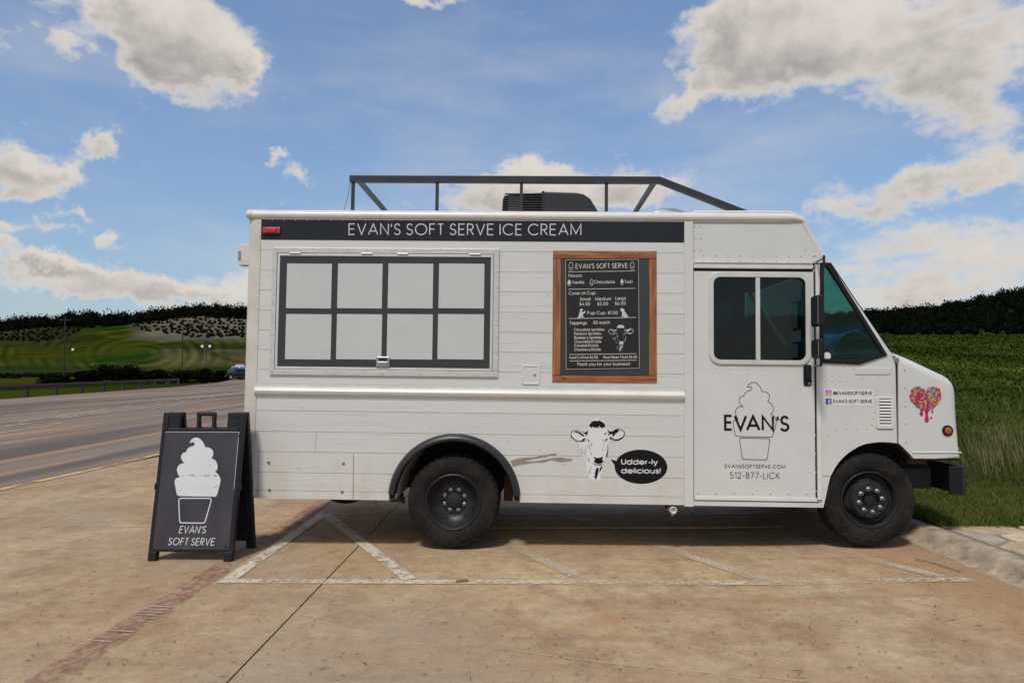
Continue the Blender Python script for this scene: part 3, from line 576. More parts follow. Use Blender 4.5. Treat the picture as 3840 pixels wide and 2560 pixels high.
def gz(x, y):
    """height of the land at a world point"""
    d = y+6.29
    if d < 0.5: dd = .5
    else: dd = d
    px = 1954+F*x/dd if d > .5 else (1954+F*math.copysign(6, x))
    px = max(-4000, min(8000, px))
    w = ss(x, 3.6, 3.6+max(1.2, .12*dd))
    zl = left_z(dd, px)
    if -34 > x and 20 < dd < 140: zl -= .35*ss(-x, 34, 37)
    n = mnoise.noise(Vector((x*.02, y*.02, 3)))*max(0, min(3, (dd-100)*.01)) if dd > 60 else 0
    und = mnoise.noise(Vector((x*.35, y*.35, 1)))*.05*ss(dd, 8, 14)*w
    if px < 1200 and 120 < dd < 330: zl += 5.2*math.exp(-((px-715)/125)**2-((dd-215)/30)**2)+3.0*math.exp(-((px-60)/170)**2-((dd-235)/26)**2)
    return zl*(1-w)+right_z(dd, px)*w+n+und
def hit(px, py, dmin=8, dmax=900):
    """where the line of sight through a pixel meets the land"""
    d = ray(px, py); t = dmin; st = .5
    while t < dmax:
        p = CAMP+d*t
        if p.z <= gz(p.x, p.y): return p
        t += max(.3, t*.01)
    return CAMP+d*dmax
def onground(px, py, z=0.0):
    d = ray(px, py); t = (z-CAMP.z)/d.z; p = CAMP+d*t; return (p.x, p.y)
KX0, KX1 = 3.50, 3.78                                   # kerb foot and kerb back
def lot_z(x): return .03*ss(x, 1.7, 3.2)

def build_terrain():
    vs, fs, cols = [], [], []
    az = [R(-180+6*i) for i in range(21)]+[R(-56+.5*i) for i in range(36)]+[R(-38+.11*i) for i in range(164)]+[R(-20+.5*i) for i in range(80)]+[R(20+.3*i) for i in range(133)]+[R(60+6*i) for i in range(20)]
    rs = [0.5]; 
    while rs[-1] < 5000: rs.append(rs[-1]*1.032+.12)
    n = len(az)
    for r in rs:
        for a in az:
            x = r*math.sin(a); y = r*math.cos(a)-6.29
            z = gz(x, y)
            if x < KX1+.6 and r < 150: z = min(z, road_z(max(0, r*math.cos(a))))-.16          # under the paving sheets
            vs.append((x, y, z))
            d = y+6.29; px = 1954+F*x/d if d > 1 else 1954
            py = 1415-F*(z-1.5)/max(d, 1)
            green = (.040, .066, .013); c = Vector(green)
            if d > 1:
                nz = mnoise.noise(Vector((x*.012, y*.012, 0))); n2 = mnoise.noise(Vector((x*.05, y*.03, 5)))
                if px < 1500 and d > 30:
                    c = Vector((.076, .086, .010)).lerp(Vector((.030, .078, .008)), ss(nz, -.2, .4)); 
                    tan = ss(px, 430, 600)*ss(py, 1290, 1262)*ss(py, 1150, 1172); c = c.lerp(Vector((.25, .215, .16)), tan*.95)
                    tan2 = ss(px, 520, 640)*ss(py, 1300, 1318)*ss(py, 1385, 1360); c = c.lerp(Vector((.19, .165, .08)), tan2*.6)
                    dk = ss(px, 340, 250)*ss(py, 1222, 1232)*ss(py, 1300, 1275); c = c.lerp(Vector((.055, .05, .022)), dk*.8)
                    strip = ss(py, 1355, 1366)*ss(py, 1378, 1370); c = c.lerp(Vector((.12, .11, .035)), strip*.5)
                    c *= .75+.5*ss(n2, -.4, .4)
                    rows = math.sin((math.hypot(px-520, (py-1330)*2.6))*.13+2.5*nz); c *= 1+.42*rows*ss(d, 150, 200)*(1-tan)*ss(mnoise.noise(Vector((px*.006, py*.02, 8))), -.35, .3)
                elif px > 2800:
                    c = Vector((.105, .155, .026)).lerp(Vector((.060, .078, .018)), ss(d, 18, 60)); c *= .7+.6*ss(mnoise.noise(Vector((x*.10, y*.35, 5))), -.4, .4); c = c.lerp(Vector((.022, .026, .012)), ss(d, 70, 78))
            c *= (.62 if px > 1500 else .44) if d > 30 else .8; cols.append((c.x, c.y, c.z, 1))
    for i in range(len(rs)-1):
        for j in range(n):
            k = (j+1) % n; fs.append((i*n+j, i*n+k, (i+1)*n+k, (i+1)*n+j))
    fs.append(tuple(range(n)))
    mb = MB(); mb.v = vs; mb.f = [tuple(reversed(f)) for f in fs]; mb.m = [0]*len(fs)
    o = mb.build('ground', mat_attr('land cover', 'cover', fscale=1.2, fine=.3), smooth=True, angle=180)
    at = o.data.attributes.new('cover', 'FLOAT_COLOR', 'POINT'); at.data.foreach_set('color', [q for c in cols for q in c])
    if o.data.polygons[0].normal.z < 0: o.data.flip_normals()
    tag(o, kind='structure')
build_terrain()

# ------------------------------------------------------------------ concrete lot, joints cut between the slabs
lot = empty('concrete_lot'); tag(lot, kind='structure')
def slab(x0, x1, y0, y1):
    g = .006; mb = MB(); nx = max(1, int((x1-x0)/.35)); vs = []; 
    xs = [x0+g+(x1-x0-2*g)*i/nx for i in range(nx+1)]
    for x in xs:
        for y in (y0+g, y1-g): vs.append((x, y, lot_z(x)))
    top = [(2*i, 2*i+2, 2*i+3, 2*i+1) for i in range(nx)]; mb.add(vs, top)
    b = len(mb.v)
    mb.add([(x0+g, y0+g, lot_z(x0)), (x1-g, y0+g, lot_z(x1)), (x1-g, y1-g, lot_z(x1)), (x0+g, y1-g, lot_z(x0)), (x0+g, y0+g, -.12), (x1-g, y0+g, -.12), (x1-g, y1-g, -.12), (x0+g, y1-g, -.12)],
           [(0, 4, 5, 1), (1, 5, 6, 2), (2, 6, 7, 3), (3, 7, 4, 0)])
    return mb.build('slab', 'concrete', lot)
JX = [-6.9, -1.45, KX0+.02]; JY = [-13, -5.9, .95, 7.2, 13]
for i in range(2):
    for j in range(4): slab(JX[i], JX[i+1], JY[j], JY[j+1])
MB().box(-6.85, KX0, -13, 13, -.14, -.05).build('slab_bed', 'gap', lot)

# ------------------------------------------------------------------ road on the left
def road_edge(d): return interp([(-20,-22),(0,-25),(40,-28.8),(70,-33.2),(92,-38.8),(125,-50)], d)
def road_right(d): return interp([(-20,-6.91),(30,-6.91),(92,-14),(125,-20)], d)
def strip_ground(name, left, right, d0, d1, dz, mat, n=60, parent=None, nx=1):
    mb = MB(); vs = []; fs = []
    for i in range(n+1):
        d = d0+(d1-d0)*i/n
        for q in range(nx+1):
            x = left(d)+(right(d)-left(d))*q/nx
            vs.append((x, d-6.29, road_z(d)+dz))
    for i in range(n):
        for q in range(nx):
            a = i*(nx+1)+q; fs.append((a, a+1, a+nx+2, a+nx+1))
    mb.add(vs, fs); o = mb.build(name, mat, parent)
    return o
road = strip_ground('road', road_edge, road_right, -15, 122, -.004, 'asphalt', 70); tag(road, kind='structure')
def marking(name, f, w, d0, d1, mat): tag(strip_ground(name, lambda d: f(d)-w/2, lambda d: f(d)+w/2, d0, d1, .006, mat, 40), kind='structure')
marking('yellow_road_line', lambda d: -6.98, .14, -10, 30, 'yellow_line')
marking('white_road_line', lambda d: interp([(0,-12.5),(21.8,-15.6),(31,-17.3),(92,-27)], d), .22, 5, 92, 'road_white')
marking('white_road_line', lambda d: interp([(0,-12.1),(21.8,-15.05),(31,-16.6),(92,-26)], d), .18, 5, 92, 'road_white')
marking('yellow_road_line', lambda d: interp([(0,-11.2),(19,-13.5),(21.5,-14.0),(40,-17.4)], d), .12, 12, 22, 'yellow_line')

# ------------------------------------------------------------------ painted marks on the lot
def flat_quad(name, pts, mat, z=.006):
    mb = MB(); mb.add([(x, y, lot_z(x)+z) for x, y in pts], [tuple(range(len(pts)))])
    if area2(pts) < 0: mb.f = [tuple(reversed(f)) for f in mb.f]
    return tag(mb.build(name, mat), kind='structure')
def line_quad(name, a, b, w, mat, z=.006, seg=1):
    a = Vector(a); b = Vector(b); n = Vector((-(b-a).y, (b-a).x)).normalized()*w/2
    mb = MB(); vs = []
    for i in range(seg+1):
        p = a.lerp(b, i/seg)
        for s in (-1, 1): q = p+n*s; vs.append((q.x, q.y, lot_z(q.x)+z))
    mb.add(vs, [(2*i, 2*i+2, 2*i+3, 2*i+1) for i in range(seg)]); o = mb.build(name, mat)
    return tag(o, kind='structure')
YN, YF, XL = -.955, 1.62, -2.165
line_quad('parking_line', (XL-.06, YN), (3.28, YN), .105, 'long_line', .006, 18)
line_quad('parking_line', (XL, YN+.06), (XL, YF), .11, 'white_line', .0062)
line_quad('parking_line', (XL, YF+.05), (3.2, YF+.05), .1, 'faint_line', .006, 12)
for i, (x0, mt) in enumerate(((-.83, 'white_line'), (.47, 'faint_line'), (1.79, 'faint_line'), (3.10, 'faint_line'))):
    line_quad('parking_line', (x0, YN+.065), (x0-1.30, YF-.01), .11, mt, .0061, 6)
line_quad('red_fire_lane_line', (-2.36, -5.6), (-2.36, 4.2), .20, 'red_line', .005)
rr = random.Random(5)
ghost = MB()                                           # rubbed remains of white lettering on the red stripe
for y0, n in ((-1.55, 6), (-2.0, 4), (-3.35, 12), (-4.5, 10)):
    for k in range(n):
        y = y0-k*.055; a = .012; xx = -2.45+.015*rr.random()
        ghost.add([(xx, y, .0085), (xx+.17, y-.02, .0085), (xx+.17, y+a-.02, .0085), (xx, y+a, .0085)], [(0, 1, 2, 3)])
tag(ghost.build('white_stencil_remains', 'ghost'), kind='structure')
def chalk(pxs, w):
    P = [Vector(onground(a, b)) for a, b in pxs]; mb = MB(); vs = []
    P = [Vector(q) for q in smooth_path([(p.x, p.y) for p in P], 6)]
    for i, p in enumerate(P):
        t = (P[min(i+1, len(P)-1)]-P[max(i-1, 0)]).normalized(); n = Vector((-t.y, t.x))*w/2
        for s in (-1, 1): q = p+n*s; vs.append((q.x, q.y, lot_z(q.x)+.0075))
    fs = [(2*i, 2*i+2, 2*i+3, 2*i+1) for i in range(len(P)-1)]
    mb.add(vs, fs); o = mb.build('chalk_scratch', 'chalk'); tag(o, kind='structure')
    if o.data.polygons[0].normal.z < 0: o.data.flip_normals()
chalk([(1039,2291),(1200,2320),(1462,2374),(1700,2408),(2212,2481),(2600,2520),(2900,2545),(3300,2590)], .012)
chalk([(774,2342),(900,2318),(1039,2291)], .010)
chalk([(1462,2374),(1560,2305),(1640,2262),(1694,2185)], .022)
chalk([(150,1965),(300,1915),(450,1868),(590,1836)], .03)
chalk([(90,2160),(160,2130)], .015)
# kerb with a rolled face, running away from the camera
def build_kerb():
    prof = [(KX0-.03, -.10), (KX0-.03, .032), (KX0+.03, .036), (KX0+.075, .065), (KX0+.11, .115), (KX0+.145, .140), (KX0+.19, .149), (KX1-.01, .150), (KX1, .142), (KX1, -.10)]
    o = empty('kerb'); tag(o, kind='structure')
    ys = [-13, -10, -7, -4, -1.05, 1.95, 4.95, 8, 13]
    for a, b in zip(ys, ys[1:]):
        mb = MB(); n = len(prof); k = 8; vs = []
        for i in range(k+1):
            y = a+.004+(b-a-.008)*i/k
            for x, z in prof: vs.append((x+.006*mnoise.noise(Vector((x*9, y*3, z*9))), y, z+.005*mnoise.noise(Vector((x*5, y*4, 2)))))
        fs = [(i*n+j, i*n+(j+1) % n, (i+1)*n+(j+1) % n, (i+1)*n+j) for i in range(k) for j in range(n)]+[tuple(reversed(range(n))), tuple(k*n+j for j in range(n))]
        mb.add(vs, fs); p = mb.build('kerb_section', 'kerb', o, smooth=True, angle=50)
        bm = bmesh.new(); bm.from_mesh(p.data); bmesh.ops.recalc_face_normals(bm, faces=bm.faces); bm.to_mesh(p.data); bm.free()
build_kerb()

# ------------------------------------------------------------------ grass bank and stone path beyond the kerb
def bank_z(x, y): return gz(x, y)+.004
PY0, PY1 = -.92, .33                                   # path edges
def build_bank():
    mb = MB(); xs = [KX1+.002]+[KX1+.15*1.11**i-.0 for i in range(2, 30)]; xs = [x for x in xs if x < 13]; ys = [-8+.3*i for i in range(90)]
    vs = []; cols = []
    for x in xs:
        for y in ys:
            z = .125+.02*mnoise.noise(Vector((x*2, y*2, 0)))
            z = z+(bank_z(x, y)-z)*ss(x, KX1, KX1+1.6)*ss(y, PY1, PY1+1.0)
            if y < PY0-.1: z = z-.0
            if PY0-.15 < y < PY1+.15: z = min(z, .125)
            vs.append((x, y, z)); c = Vector((.05, .072, .018))*(.8+.4*ss(mnoise.noise(Vector((x*1.5, y*1.5, 4))), -.4, .4)); cols.append((c.x, c.y, c.z, 1))
    n = len(ys); mb.add(vs, [(i*n+j, (i+1)*n+j, (i+1)*n+j+1, i*n+j+1) for i in range(len(xs)-1) for j in range(n-1)])
    o = mb.build('grass_bank', mat_attr('bank turf', 'cover', fscale=9, fine=.35, bump=.4), smooth=True, angle=180); tag(o, kind='structure')
    at = o.data.attributes.new('cover', 'FLOAT_COLOR', 'POINT'); at.data.foreach_set('color', [q for c in cols for q in c])
    return lambda x, y: .125+(bank_z(x, y)-.125)*ss(x, KX1, KX1+1.6)*ss(y, PY1, PY1+1.0)
bankf = build_bank()
def clip_poly(p, nx, ny, c):                           # keep nx*x+ny*y <= c
    out = []
    for i in range(len(p)):
        a, b = p[i], p[(i+1) % len(p)]; da = nx*a[0]+ny*a[1]-c; db = nx*b[0]+ny*b[1]-c
        if da <= 0: out.append(a)
        if (da <= 0) != (db <= 0): t = da/(da-db); out.append((a[0]+(b[0]-a[0])*t, a[1]+(b[1]-a[1])*t))
    return out
def build_path():
    root = empty('stone_path', loc=(0, 0, 0)); tag(root, kind='structure')
    MB().box(KX1+.003, 9.0, PY0, PY1, .02, .150).build('mortar_bed', 'mortar', root)
    rg = random.Random(4); seeds = []
    x = KX1+.12
    while x < 9:
        for j in range(4):
            seeds.append((x+rg.uniform(-.12, .12)+(j % 2)*.2, PY0+.16+j*.31+rg.uniform(-.07, .07)))
        x += rg.uniform(.38, .5)
    for i, s in enumerate(seeds):
        p = [(KX1+.02, PY0+.01), (8.98, PY0+.01), (8.98, PY1-.01), (KX1+.02, PY1-.01)]
        for q in seeds:
            if q is s or abs(q[0]-s[0]) > 1.6: continue
            nx, ny = q[0]-s[0], q[1]-s[1]; l = math.hypot(nx, ny); nx /= l; ny /= l
            p = clip_poly(p, nx, ny, nx*(s[0]+q[0])/2+ny*(s[1]+q[1])/2-.022)
            if len(p) < 3: break
        if len(p) < 3: continue
        # soften corners, then lay the slab a few millimetres proud
        pp = []
        for k in range(len(p)):
            a = Vector(p[k-1]); b = Vector(p[k]); c = Vector(p[(k+1) % len(p)])
            if (a-b).length < .05 or (b-c).length < .05: pp.append(tuple(b)); continue
            for t in (.3, .1): pp.append(tuple(b.lerp(a, t)+Vector((rg.uniform(-.006, .006), rg.uniform(-.006, .006)))))
            for t in (.1, .3): pp.append(tuple(b.lerp(c, t)+Vector((rg.uniform(-.006, .006), rg.uniform(-.006, .006)))))
        h = .158+rg.uniform(0, .008); mb = MB(); mb.prism_z(pp, .14, h)
        mb.build('flagstone', rg.choice(['stone', 'stone', 'stone2', 'stone3']), root, bevel=.004, seg=1)
build_path()
# ------------------------------------------------------------------ the food truck
TM = Matrix.Translation((-.594, 0, 0)) @ Matrix.Rotation(R(-.7), 4, 'Z') @ Matrix.Rotation(R(.66), 4, 'Y')
truck = empty('food_truck', TM)
tag(truck, 'white step van food truck with plank print, serving hatch and black roof rack', 'food truck')
bpy.context.view_layer.update()
T = Frame(TM); P = T.uv
WID = 2.22                                              # body width
def rect(px0, py0, px1, py1, y=0.0):
    """x0, x1, z0, z1 of a box seen between two photograph corners"""
    a = P(px0, py0, y); b = P(px1, py0, y); c = P(px0, py1, y); d = P(px1, py1, y)
    return (a[0]+c[0])/2, (b[0]+d[0])/2, (c[1]+d[1])/2, (a[1]+b[1])/2
def lv(yl, yr, xl=980, xr=2560): return (P(xl, yl)[1]+P(xr, yr)[1])/2
V_ROOF = lv(785, 789, 950, 2940); V_MOULD = lv(825, 825); V_BAND0, V_BAND1 = lv(901, 906), lv(823, 824)
U_REAR = (P(926, 850)[0]+P(906, 1430)[0])/2; U_PL0 = P(972, 1150)[0]; U_PL1 = P(2566, 1300)[0]; U_POST1 = P(2600, 1300)[0]
ARC = P(1703, 1877); R_OUT = P(1954, 1877)[0]-ARC[0]; R_IN = R_OUT*.885
V_SK = lv(1870, 1891)
# --- body shell, dark wheel-arch opening cut through its profile
def arch_pts(r, v_end, n=28, flip=False):
    a0 = math.asin(max(-1, min(1, (v_end-ARC[1])/r))); pts = [(ARC[0]+r*math.cos(a0+(math.pi-2*a0)*i/n), ARC[1]+r*math.sin(a0+(math.pi-2*a0)*i/n)) for i in range(n+1)]
    return pts                                          # right foot over the top to left foot
shell = [(U_REAR+.03, V_SK+.01)]+list(reversed(arch_pts(R_IN, V_SK+.01)))+[(U_POST1-.005, V_SK+.01), (U_POST1-.005, V_ROOF-.02), (U_REAR+.03, V_ROOF-.02)]
MB().prism(shell, .016, WID-.016).build('body_shell', 'white', truck)
MB().prism([(U_PL0, V_SK+.012)]+list(reversed(arch_pts(R_IN+.004, V_SK+.012)))+[(U_PL1, V_SK+.012), (U_PL1, V_BAND1), (U_PL0, V_BAND1)], .0135, .0155).build('panel_backing', 'gap', truck)
# --- each plank of the side
V_PL = [V_BAND0, lv(939, 946.6), lv(1015.6, 1022.5), lv(1090, 1097), lv(1165, 1174), lv(1239.5, 1249), lv(1313, 1324), lv(1387, 1400), lv(1438, 1458), None,
        lv(1494, 1508), lv(1540, 1556), lv(1619, 1634), lv(1695, 1712), lv(1772, 1790), lv(1839, 1860), V_SK]
rg = random.Random(3)
def plank(poly):
    mb = MB(); mb.prism(poly, .0, .0125); mb.build('plank', 'plank', truck)
RC = R_OUT-.012
for a, b in zip(V_PL, V_PL[1:]):
    if a is None or b is None: continue
    v1, v0 = a-.0014, b+.0014; top = ARC[1]+RC
    if v0 > top: plank([(U_PL0, v0), (U_PL1, v0), (U_PL1, v1), (U_PL0, v1)]); continue
    def xr(v): return math.sqrt(max(0, RC*RC-(v-ARC[1])**2))
    if v1 > top:
        x = xr(v0); a0 = math.atan2(v0-ARC[1], x); arc_ = [(ARC[0]-RC*math.cos(t), ARC[1]+RC*math.sin(t)) for t in [a0+(math.pi-2*a0)*i/24 for i in range(25)]]
        plank([(U_PL0, v0)]+arc_+[(U_PL1, v0), (U_PL1, v1), (U_PL0, v1)])
    else:
        vs = [v0+(v1-v0)*i/6 for i in range(7)]
        plank([(U_PL0, v0)]+[(ARC[0]-xr(v), v) for v in vs]+[(U_PL0, v1)])
        plank([(U_PL1, v0), (U_PL1, v1)]+[(ARC[0]+xr(v), v) for v in reversed(vs)])
# --- rear corner post, hinge box, roof edge
mb = MB(); mb.prism_z([(U_REAR, .10), (U_REAR+.004, .06), (U_REAR+.02, .022), (U_REAR+.05, .002), (U_REAR+.085, -.004), (U_PL0-.002, -.004), (U_PL0-.002, .03), (U_REAR+.03, .12)], V_SK+.02, V_BAND1+.0)
mb.build('corner_post', 'post', truck, smooth=True, angle=25)
mb = MB(); mb.prism_z([(U_REAR, WID-.10), (U_REAR+.02, WID-.022), (U_REAR+.085, WID+.004), (U_PL0, WID+.004), (U_PL0, WID-.03)], V_SK+.02, V_BAND1); mb.build('corner_post', 'post', truck)
mb = MB(); mb.box(U_REAR+.005, U_REAR+.03, .12, WID-.12, V_SK+.02, V_ROOF-.1); mb.build('rear_door', 'white', truck)
x0, x1, z0, z1 = rect(905, 920, 923, 998, .12)
hb = MB().box(x0, U_REAR+.006, .06, .16, z0, z1).build('rear_hinge_box', 'post', truck, bevel=.006); MB().box(x0-.003, x0+.02, .055, .075, (z0+z1)/2-.05, (z0+z1)/2+.03).build('latch', 'steel', hb)
prof = [(.0, V_MOULD), (-.010, V_MOULD+.004), (-.022, V_MOULD+.022), (-.024, V_MOULD+.040), (-.017, V_MOULD+.058), (-.004, V_MOULD+.072), (.016, V_ROOF-.012), (.04, V_ROOF-.003), (.09, V_ROOF), (.09, V_MOULD)]
U_CF = P(2962, 800)[0]
mb = MB().prism_u(prof, U_REAR+.05, U_CF); mb.prism_u([(WID-a, b) for a, b in prof], U_REAR+.05, U_CF); mb.build('roof_moulding', 'cream', truck, smooth=True, angle=30)
for sg_ in (0, 1):
    te = MB(); n = len(prof); vs = []
    for i in range(7):
        t = i/6; k = 1-t*t
        for a, b in prof:
            yy = a*k if a < .02 else a; vs.append((U_CF+.13*t, WID-yy if sg_ else yy, b-(.002+.045*t*t)*(1 if b > V_MOULD+.03 else .2)))
    te.add(vs, [(i*n+j, i*n+(j+1) % n, (i+1)*n+(j+1) % n, (i+1)*n+j) for i in range(6) for j in range(n)]); te.build('moulding_nose', 'cream', truck, smooth=True, angle=40)
ln = MB(); ln.prism_u([(-.006, V_MOULD-.006), (.012, V_MOULD-.006), (.012, V_MOULD+.002), (-.006, V_MOULD+.002)], U_PL0, U_CF); ln.build('drip_lip', 'post', truck)
cap = [(a*1.0-.004*(1 if a < .01 else 0), b+.002) for a, b in prof]
mb = MB().prism_u(cap, U_REAR-.0, U_REAR+.052); mb.build('moulding_end_cap', 'post', truck, smooth=True, angle=30, bevel=.006)
roofp = [(.06, V_ROOF-.02)]+[(.06+(WID-.12)*i/14, V_ROOF-.004+.035*math.sin(math.pi*i/14)) for i in range(15)]+[(WID-.06, V_ROOF-.02)]
MB().prism_u(roofp, U_REAR+.04, U_CF).build('roof', 'cream', truck, smooth=True, angle=40)
# --- post between body and cab
MB().box(U_PL1+.001, U_POST1, -.007, .03, V_SK-.012, V_MOULD-.004).build('body_post', 'white', truck, bevel=.004)
# --- header band with its lettering
x0, x1 = P(984, 860)[0], P(2563, 860)[0]
band = MB().box(x0, x1, -.0035, .0125, V_BAND0+.001, V_BAND1).build('header_band', 'band', truck)
hw_ = []
lettering("EVAN'S SOFT SERVE ICE CREAM", P(1307, 881.5), P(2180, 883.5), P(1307, 838)[1]-P(1307, 881.5)[1], -.0045, .088, 0, None, 1.0, hw_).build('lettering', 'letter', band)
for w_ in hw_: w_.build('lettering', 'letter', band)
x0, x1, z0, z1 = rect(987, 853, 1053, 877)
ml = MB().prism(rrect(x0, x1, z0, z1, .008), -.022, -.003).build('marker_light', 'red_lens', truck, bevel=.006)
MB().box(x0+.03, x1-.03, -.032, -.02, z0+.008, z1-.008).build('lens', 'red_lens', ml, bevel=.008)
# --- serving hatch
FO = rect(1018, 931.5, 1870, 1409); FI = rect(1035.5, 951.5, 1850, 1389)
hatch = empty('serving_hatch'); hatch.parent = truck
o, i = FO, FI
co = [(o[0], o[3]), (o[1], o[3]), (o[1], o[2]), (o[0], o[2])]; ci = [(i[0], i[3]), (i[1], i[3]), (i[1], i[2]), (i[0], i[2])]
for k in range(4):
    j = (k+1) % 4
    MB().prism([co[k], co[j], ci[j], ci[k]], -.016, .0).build('frame_strip', 'alu', hatch, bevel=.003)
dx = .004; di = (i[0]+dx, i[1]-dx, i[2]+dx, i[3]-dx); tw = .022
ti = (di[0]+tw, di[1]-tw, di[2]+tw, di[3]-tw)
MB().box(i[0]-.003, i[1]+.003, -.003, .0, i[2]-.003, i[3]+.003).build('hatch_shadow_gap', 'gap', hatch)
MB().ring([(di[0], di[2]), (di[1], di[2]), (di[1], di[3]), (di[0], di[3])], [(ti[0], ti[2]), (ti[1], ti[2]), (ti[1], ti[3]), (ti[0], ti[3])], -.012, -.003).build('door_trim', 'alu_white', hatch, bevel=.002)
MB().box(ti[0], ti[1], -.0075, -.003, ti[2], ti[3]).build('hatch_panel', 'hatch', hatch)
for cx0, cx1 in ((1076, 1244), (1267, 1434), (1456, 1624), (1646, 1816)):
    for cy0, cy1, sh in ((989, 1156, 0), (1178, 1347, -4)):
        r_ = rect(cx0+sh, cy0, cx1+sh*.4, cy1)
        MB().box(r_[0], r_[1], -.009, -.0074, r_[2], r_[3]).build('pane', 'pane', hatch)
for hx in (1109, 1378, 1511, 1782):
    a = P(hx-20, 951)[0]; b = P(hx+20, 951)[0]; mb = MB(); n = 5
    mb.tube([(a, -.017, FI[3]-.001), (b, -.017, FI[3]-.001)], .006, 8); mb.build('hinge', 'steel', hatch)
x0, x1, z0, z1 = rect(1412, 1337, 1463, 1377)
lt = MB().prism(rrect(x0, x1, z0, z1, .012), -.022, -.007).build('latch', 'chrome', hatch, bevel=.004)
xl, xh = x0, x1
mb = MB().box(x0+.02, x1-.02, -.024, -.0215, (z0+z1)/2-.018, z1-.016); mb.build('latch_recess', 'gap', hatch)
MB().box(x0+.014, x1-.014, -.031, -.021, z0+.016, (z0+z1)/2+.004).build('latch_paddle', 'chrome', hatch, bevel=.004)
scr = MB()
for k in range(13):
    u = FO[0]+.03+(FO[1]-FO[0]-.06)*k/12
    scr.dome(u, FO[3]-.012, .0042, .003, -.016); scr.dome(u, FO[2]+.014, .0042, .003, -.016)
for k in range(8):
    v = FO[2]+.06+(FO[3]-FO[2]-.12)*k/7; scr.dome(FO[0]+.012, v, .0042, .003, -.016); scr.dome(FO[1]-.014, v, .0042, .003, -.016)
tag(scr.build('screws', 'steel', hatch), kind='stuff')
# --- menu board: printed wooden frame, green board, charcoal sheet
def mp(x, y): return P(2060+x*.33175, 930+y*.33175)
board = empty('menu_board'); board.parent = truck
def quad_uv(mb, p, horizontal):
    o_ = p[0]; mb.uv = (lambda v: ((v[0]-o_[0]), (v[2]-o_[1]))) if horizontal else (lambda v: ((v[2]-o_[1]), (v[0]-o_[0])))
bo = [mp(42, 31), mp(1212, 36), mp(1216, 1528), mp(33, 1518)]
def bilerp(s, t):
    a = Vector(bo[0]).lerp(Vector(bo[1]), s); b = Vector(bo[3]).lerp(Vector(bo[2]), s); return tuple(a.lerp(b, t))
MB().sheet([bilerp(.07, .05), bilerp(.93, .05), bilerp(.93, .95), bilerp(.07, .95)], -.0016).build('chalkboard', 'board', board)
for nm, c, h in (('frame_board', ((0, 0), (1, 0), (1, .058), (0, .058)), True), ('frame_board', ((0, .943), (1, .943), (1, 1), (0, 1)), True), ('frame_board', ((0, .059), (.079, .059), (.079, .942), (0, .942)), False), ('frame_board', ((.922, .059), (1, .059), (1, .942), (.922, .942)), False)):
    p = [bilerp(*q) for q in c]; mb = MB(); mb.prism(p, -.0035, -.0005); quad_uv(mb, p, h); mb.build(nm, 'wood', board)
    g = MB(); inner = {True: (c[3], c[2]) if c[0][1] == 0 else (c[0], c[1]), False: (c[1], c[2]) if c[0][0] == 0 else (c[0], c[3])}[h]
    g.ribbon([bilerp(*inner[0]), bilerp(*inner[1])], .004, -.0042); g.build('frame_joint', 'gap', board)
sh = [mp(183, 135), mp(1005, 130), mp(1017, 1357), mp(190, 1370)]
MB().prism(sh, -.008, -.0016).build('menu_sheet', 'menu', board)
MB().ribbon(sh, .0032, -.0083, True).build('sheet_edge', 'menu_edge', board)
YM = -.0087
for t_, a, ya, b, yb, cp in (("EVAN'S SOFT SERVE",297,237,885,228,57),("Flavors:",217,332,373,330,37),("Vanilla",255,407,392,405,37),("Chocolate",504,403,738,401,37),("Twist",850,400,940,399,37),
  ("Cone",220,530,342,529,38),("OR",358,528,408,527,30),("Cup:",424,527,527,526,38),("Small",346,597,463,596,38),("Medium",519,594,697,592,38),("Large",747,588,865,586,38),("$4.00",340,653,460,651,38),("$5.00",542,650,663,648,38),("$6.00",741,645,862,643,38),
  ("Pup Cup: $1.50",430,752,770,749,38),("Toppings:",229,865,430,863,38),(".50 each",485,861,682,859,38),("Chocolate Sprinkles",280,939,621,936,33),("Rainbow Sprinkles",280,984,585,981,33),("Blueberry Sprinkles",282,1029,596,1026,33),("Chocolate Drizzle",282,1074,586,1071,33),
  ("Caramel Drizzle",282,1118,552,1115,33),("Strawberry Drizzle",282,1163,579,1160,33),("Iced Coffee $6.00",226,1252,546,1249,33),("Root Beer Float $6.00",612,1249,988,1246,33),("Thank you for your business!",310,1329,908,1325,36)):
    lettering(t_, mp(a, ya), mp(b, yb), mp(a, ya-cp)[1]-mp(a, ya)[1], YM, .115 if cp > 40 else .13).build('lettering', 'letter', board)
for a, ya, b, yb in ((212,270,968,260),(216,467,972,456),(221,797,976,785),(225,1202,985,1193),(226,1276,985,1267)): MB().ribbon([mp(a, ya), mp(b, yb)], .0042, YM).build('rule_line', 'letter', board)
def cone(mb, f, y, w, closed_fill=False):
    if closed_fill: mb.sheet([f(*q) for q in SWIRL_PATH], y)
    else: mb.ribbon([f(*q) for q in SWIRL_PATH], w, y, True)
    mb.ribbon([f(*q) for q in CUP_PATH], w, y-.0004, True)
def cone_at(x0, x1, y0, y1): return lambda a, b: mp(x0+(a-527)/573*(x1-x0), y0+(b-119)/1031*(y1-y0))
for x0, x1, y0, y1, fl in ((218,268,158,253,0),(911,960,155,243,0),(205,242,357,428,1),(457,495,352,423,0),(803,836,349,417,1)): mt = MB(); cone(mt, cone_at(x0, x1, y0, y1), YM-.0003, .0028, fl); mt.build('cone_print', 'letter', board)
art = MB()
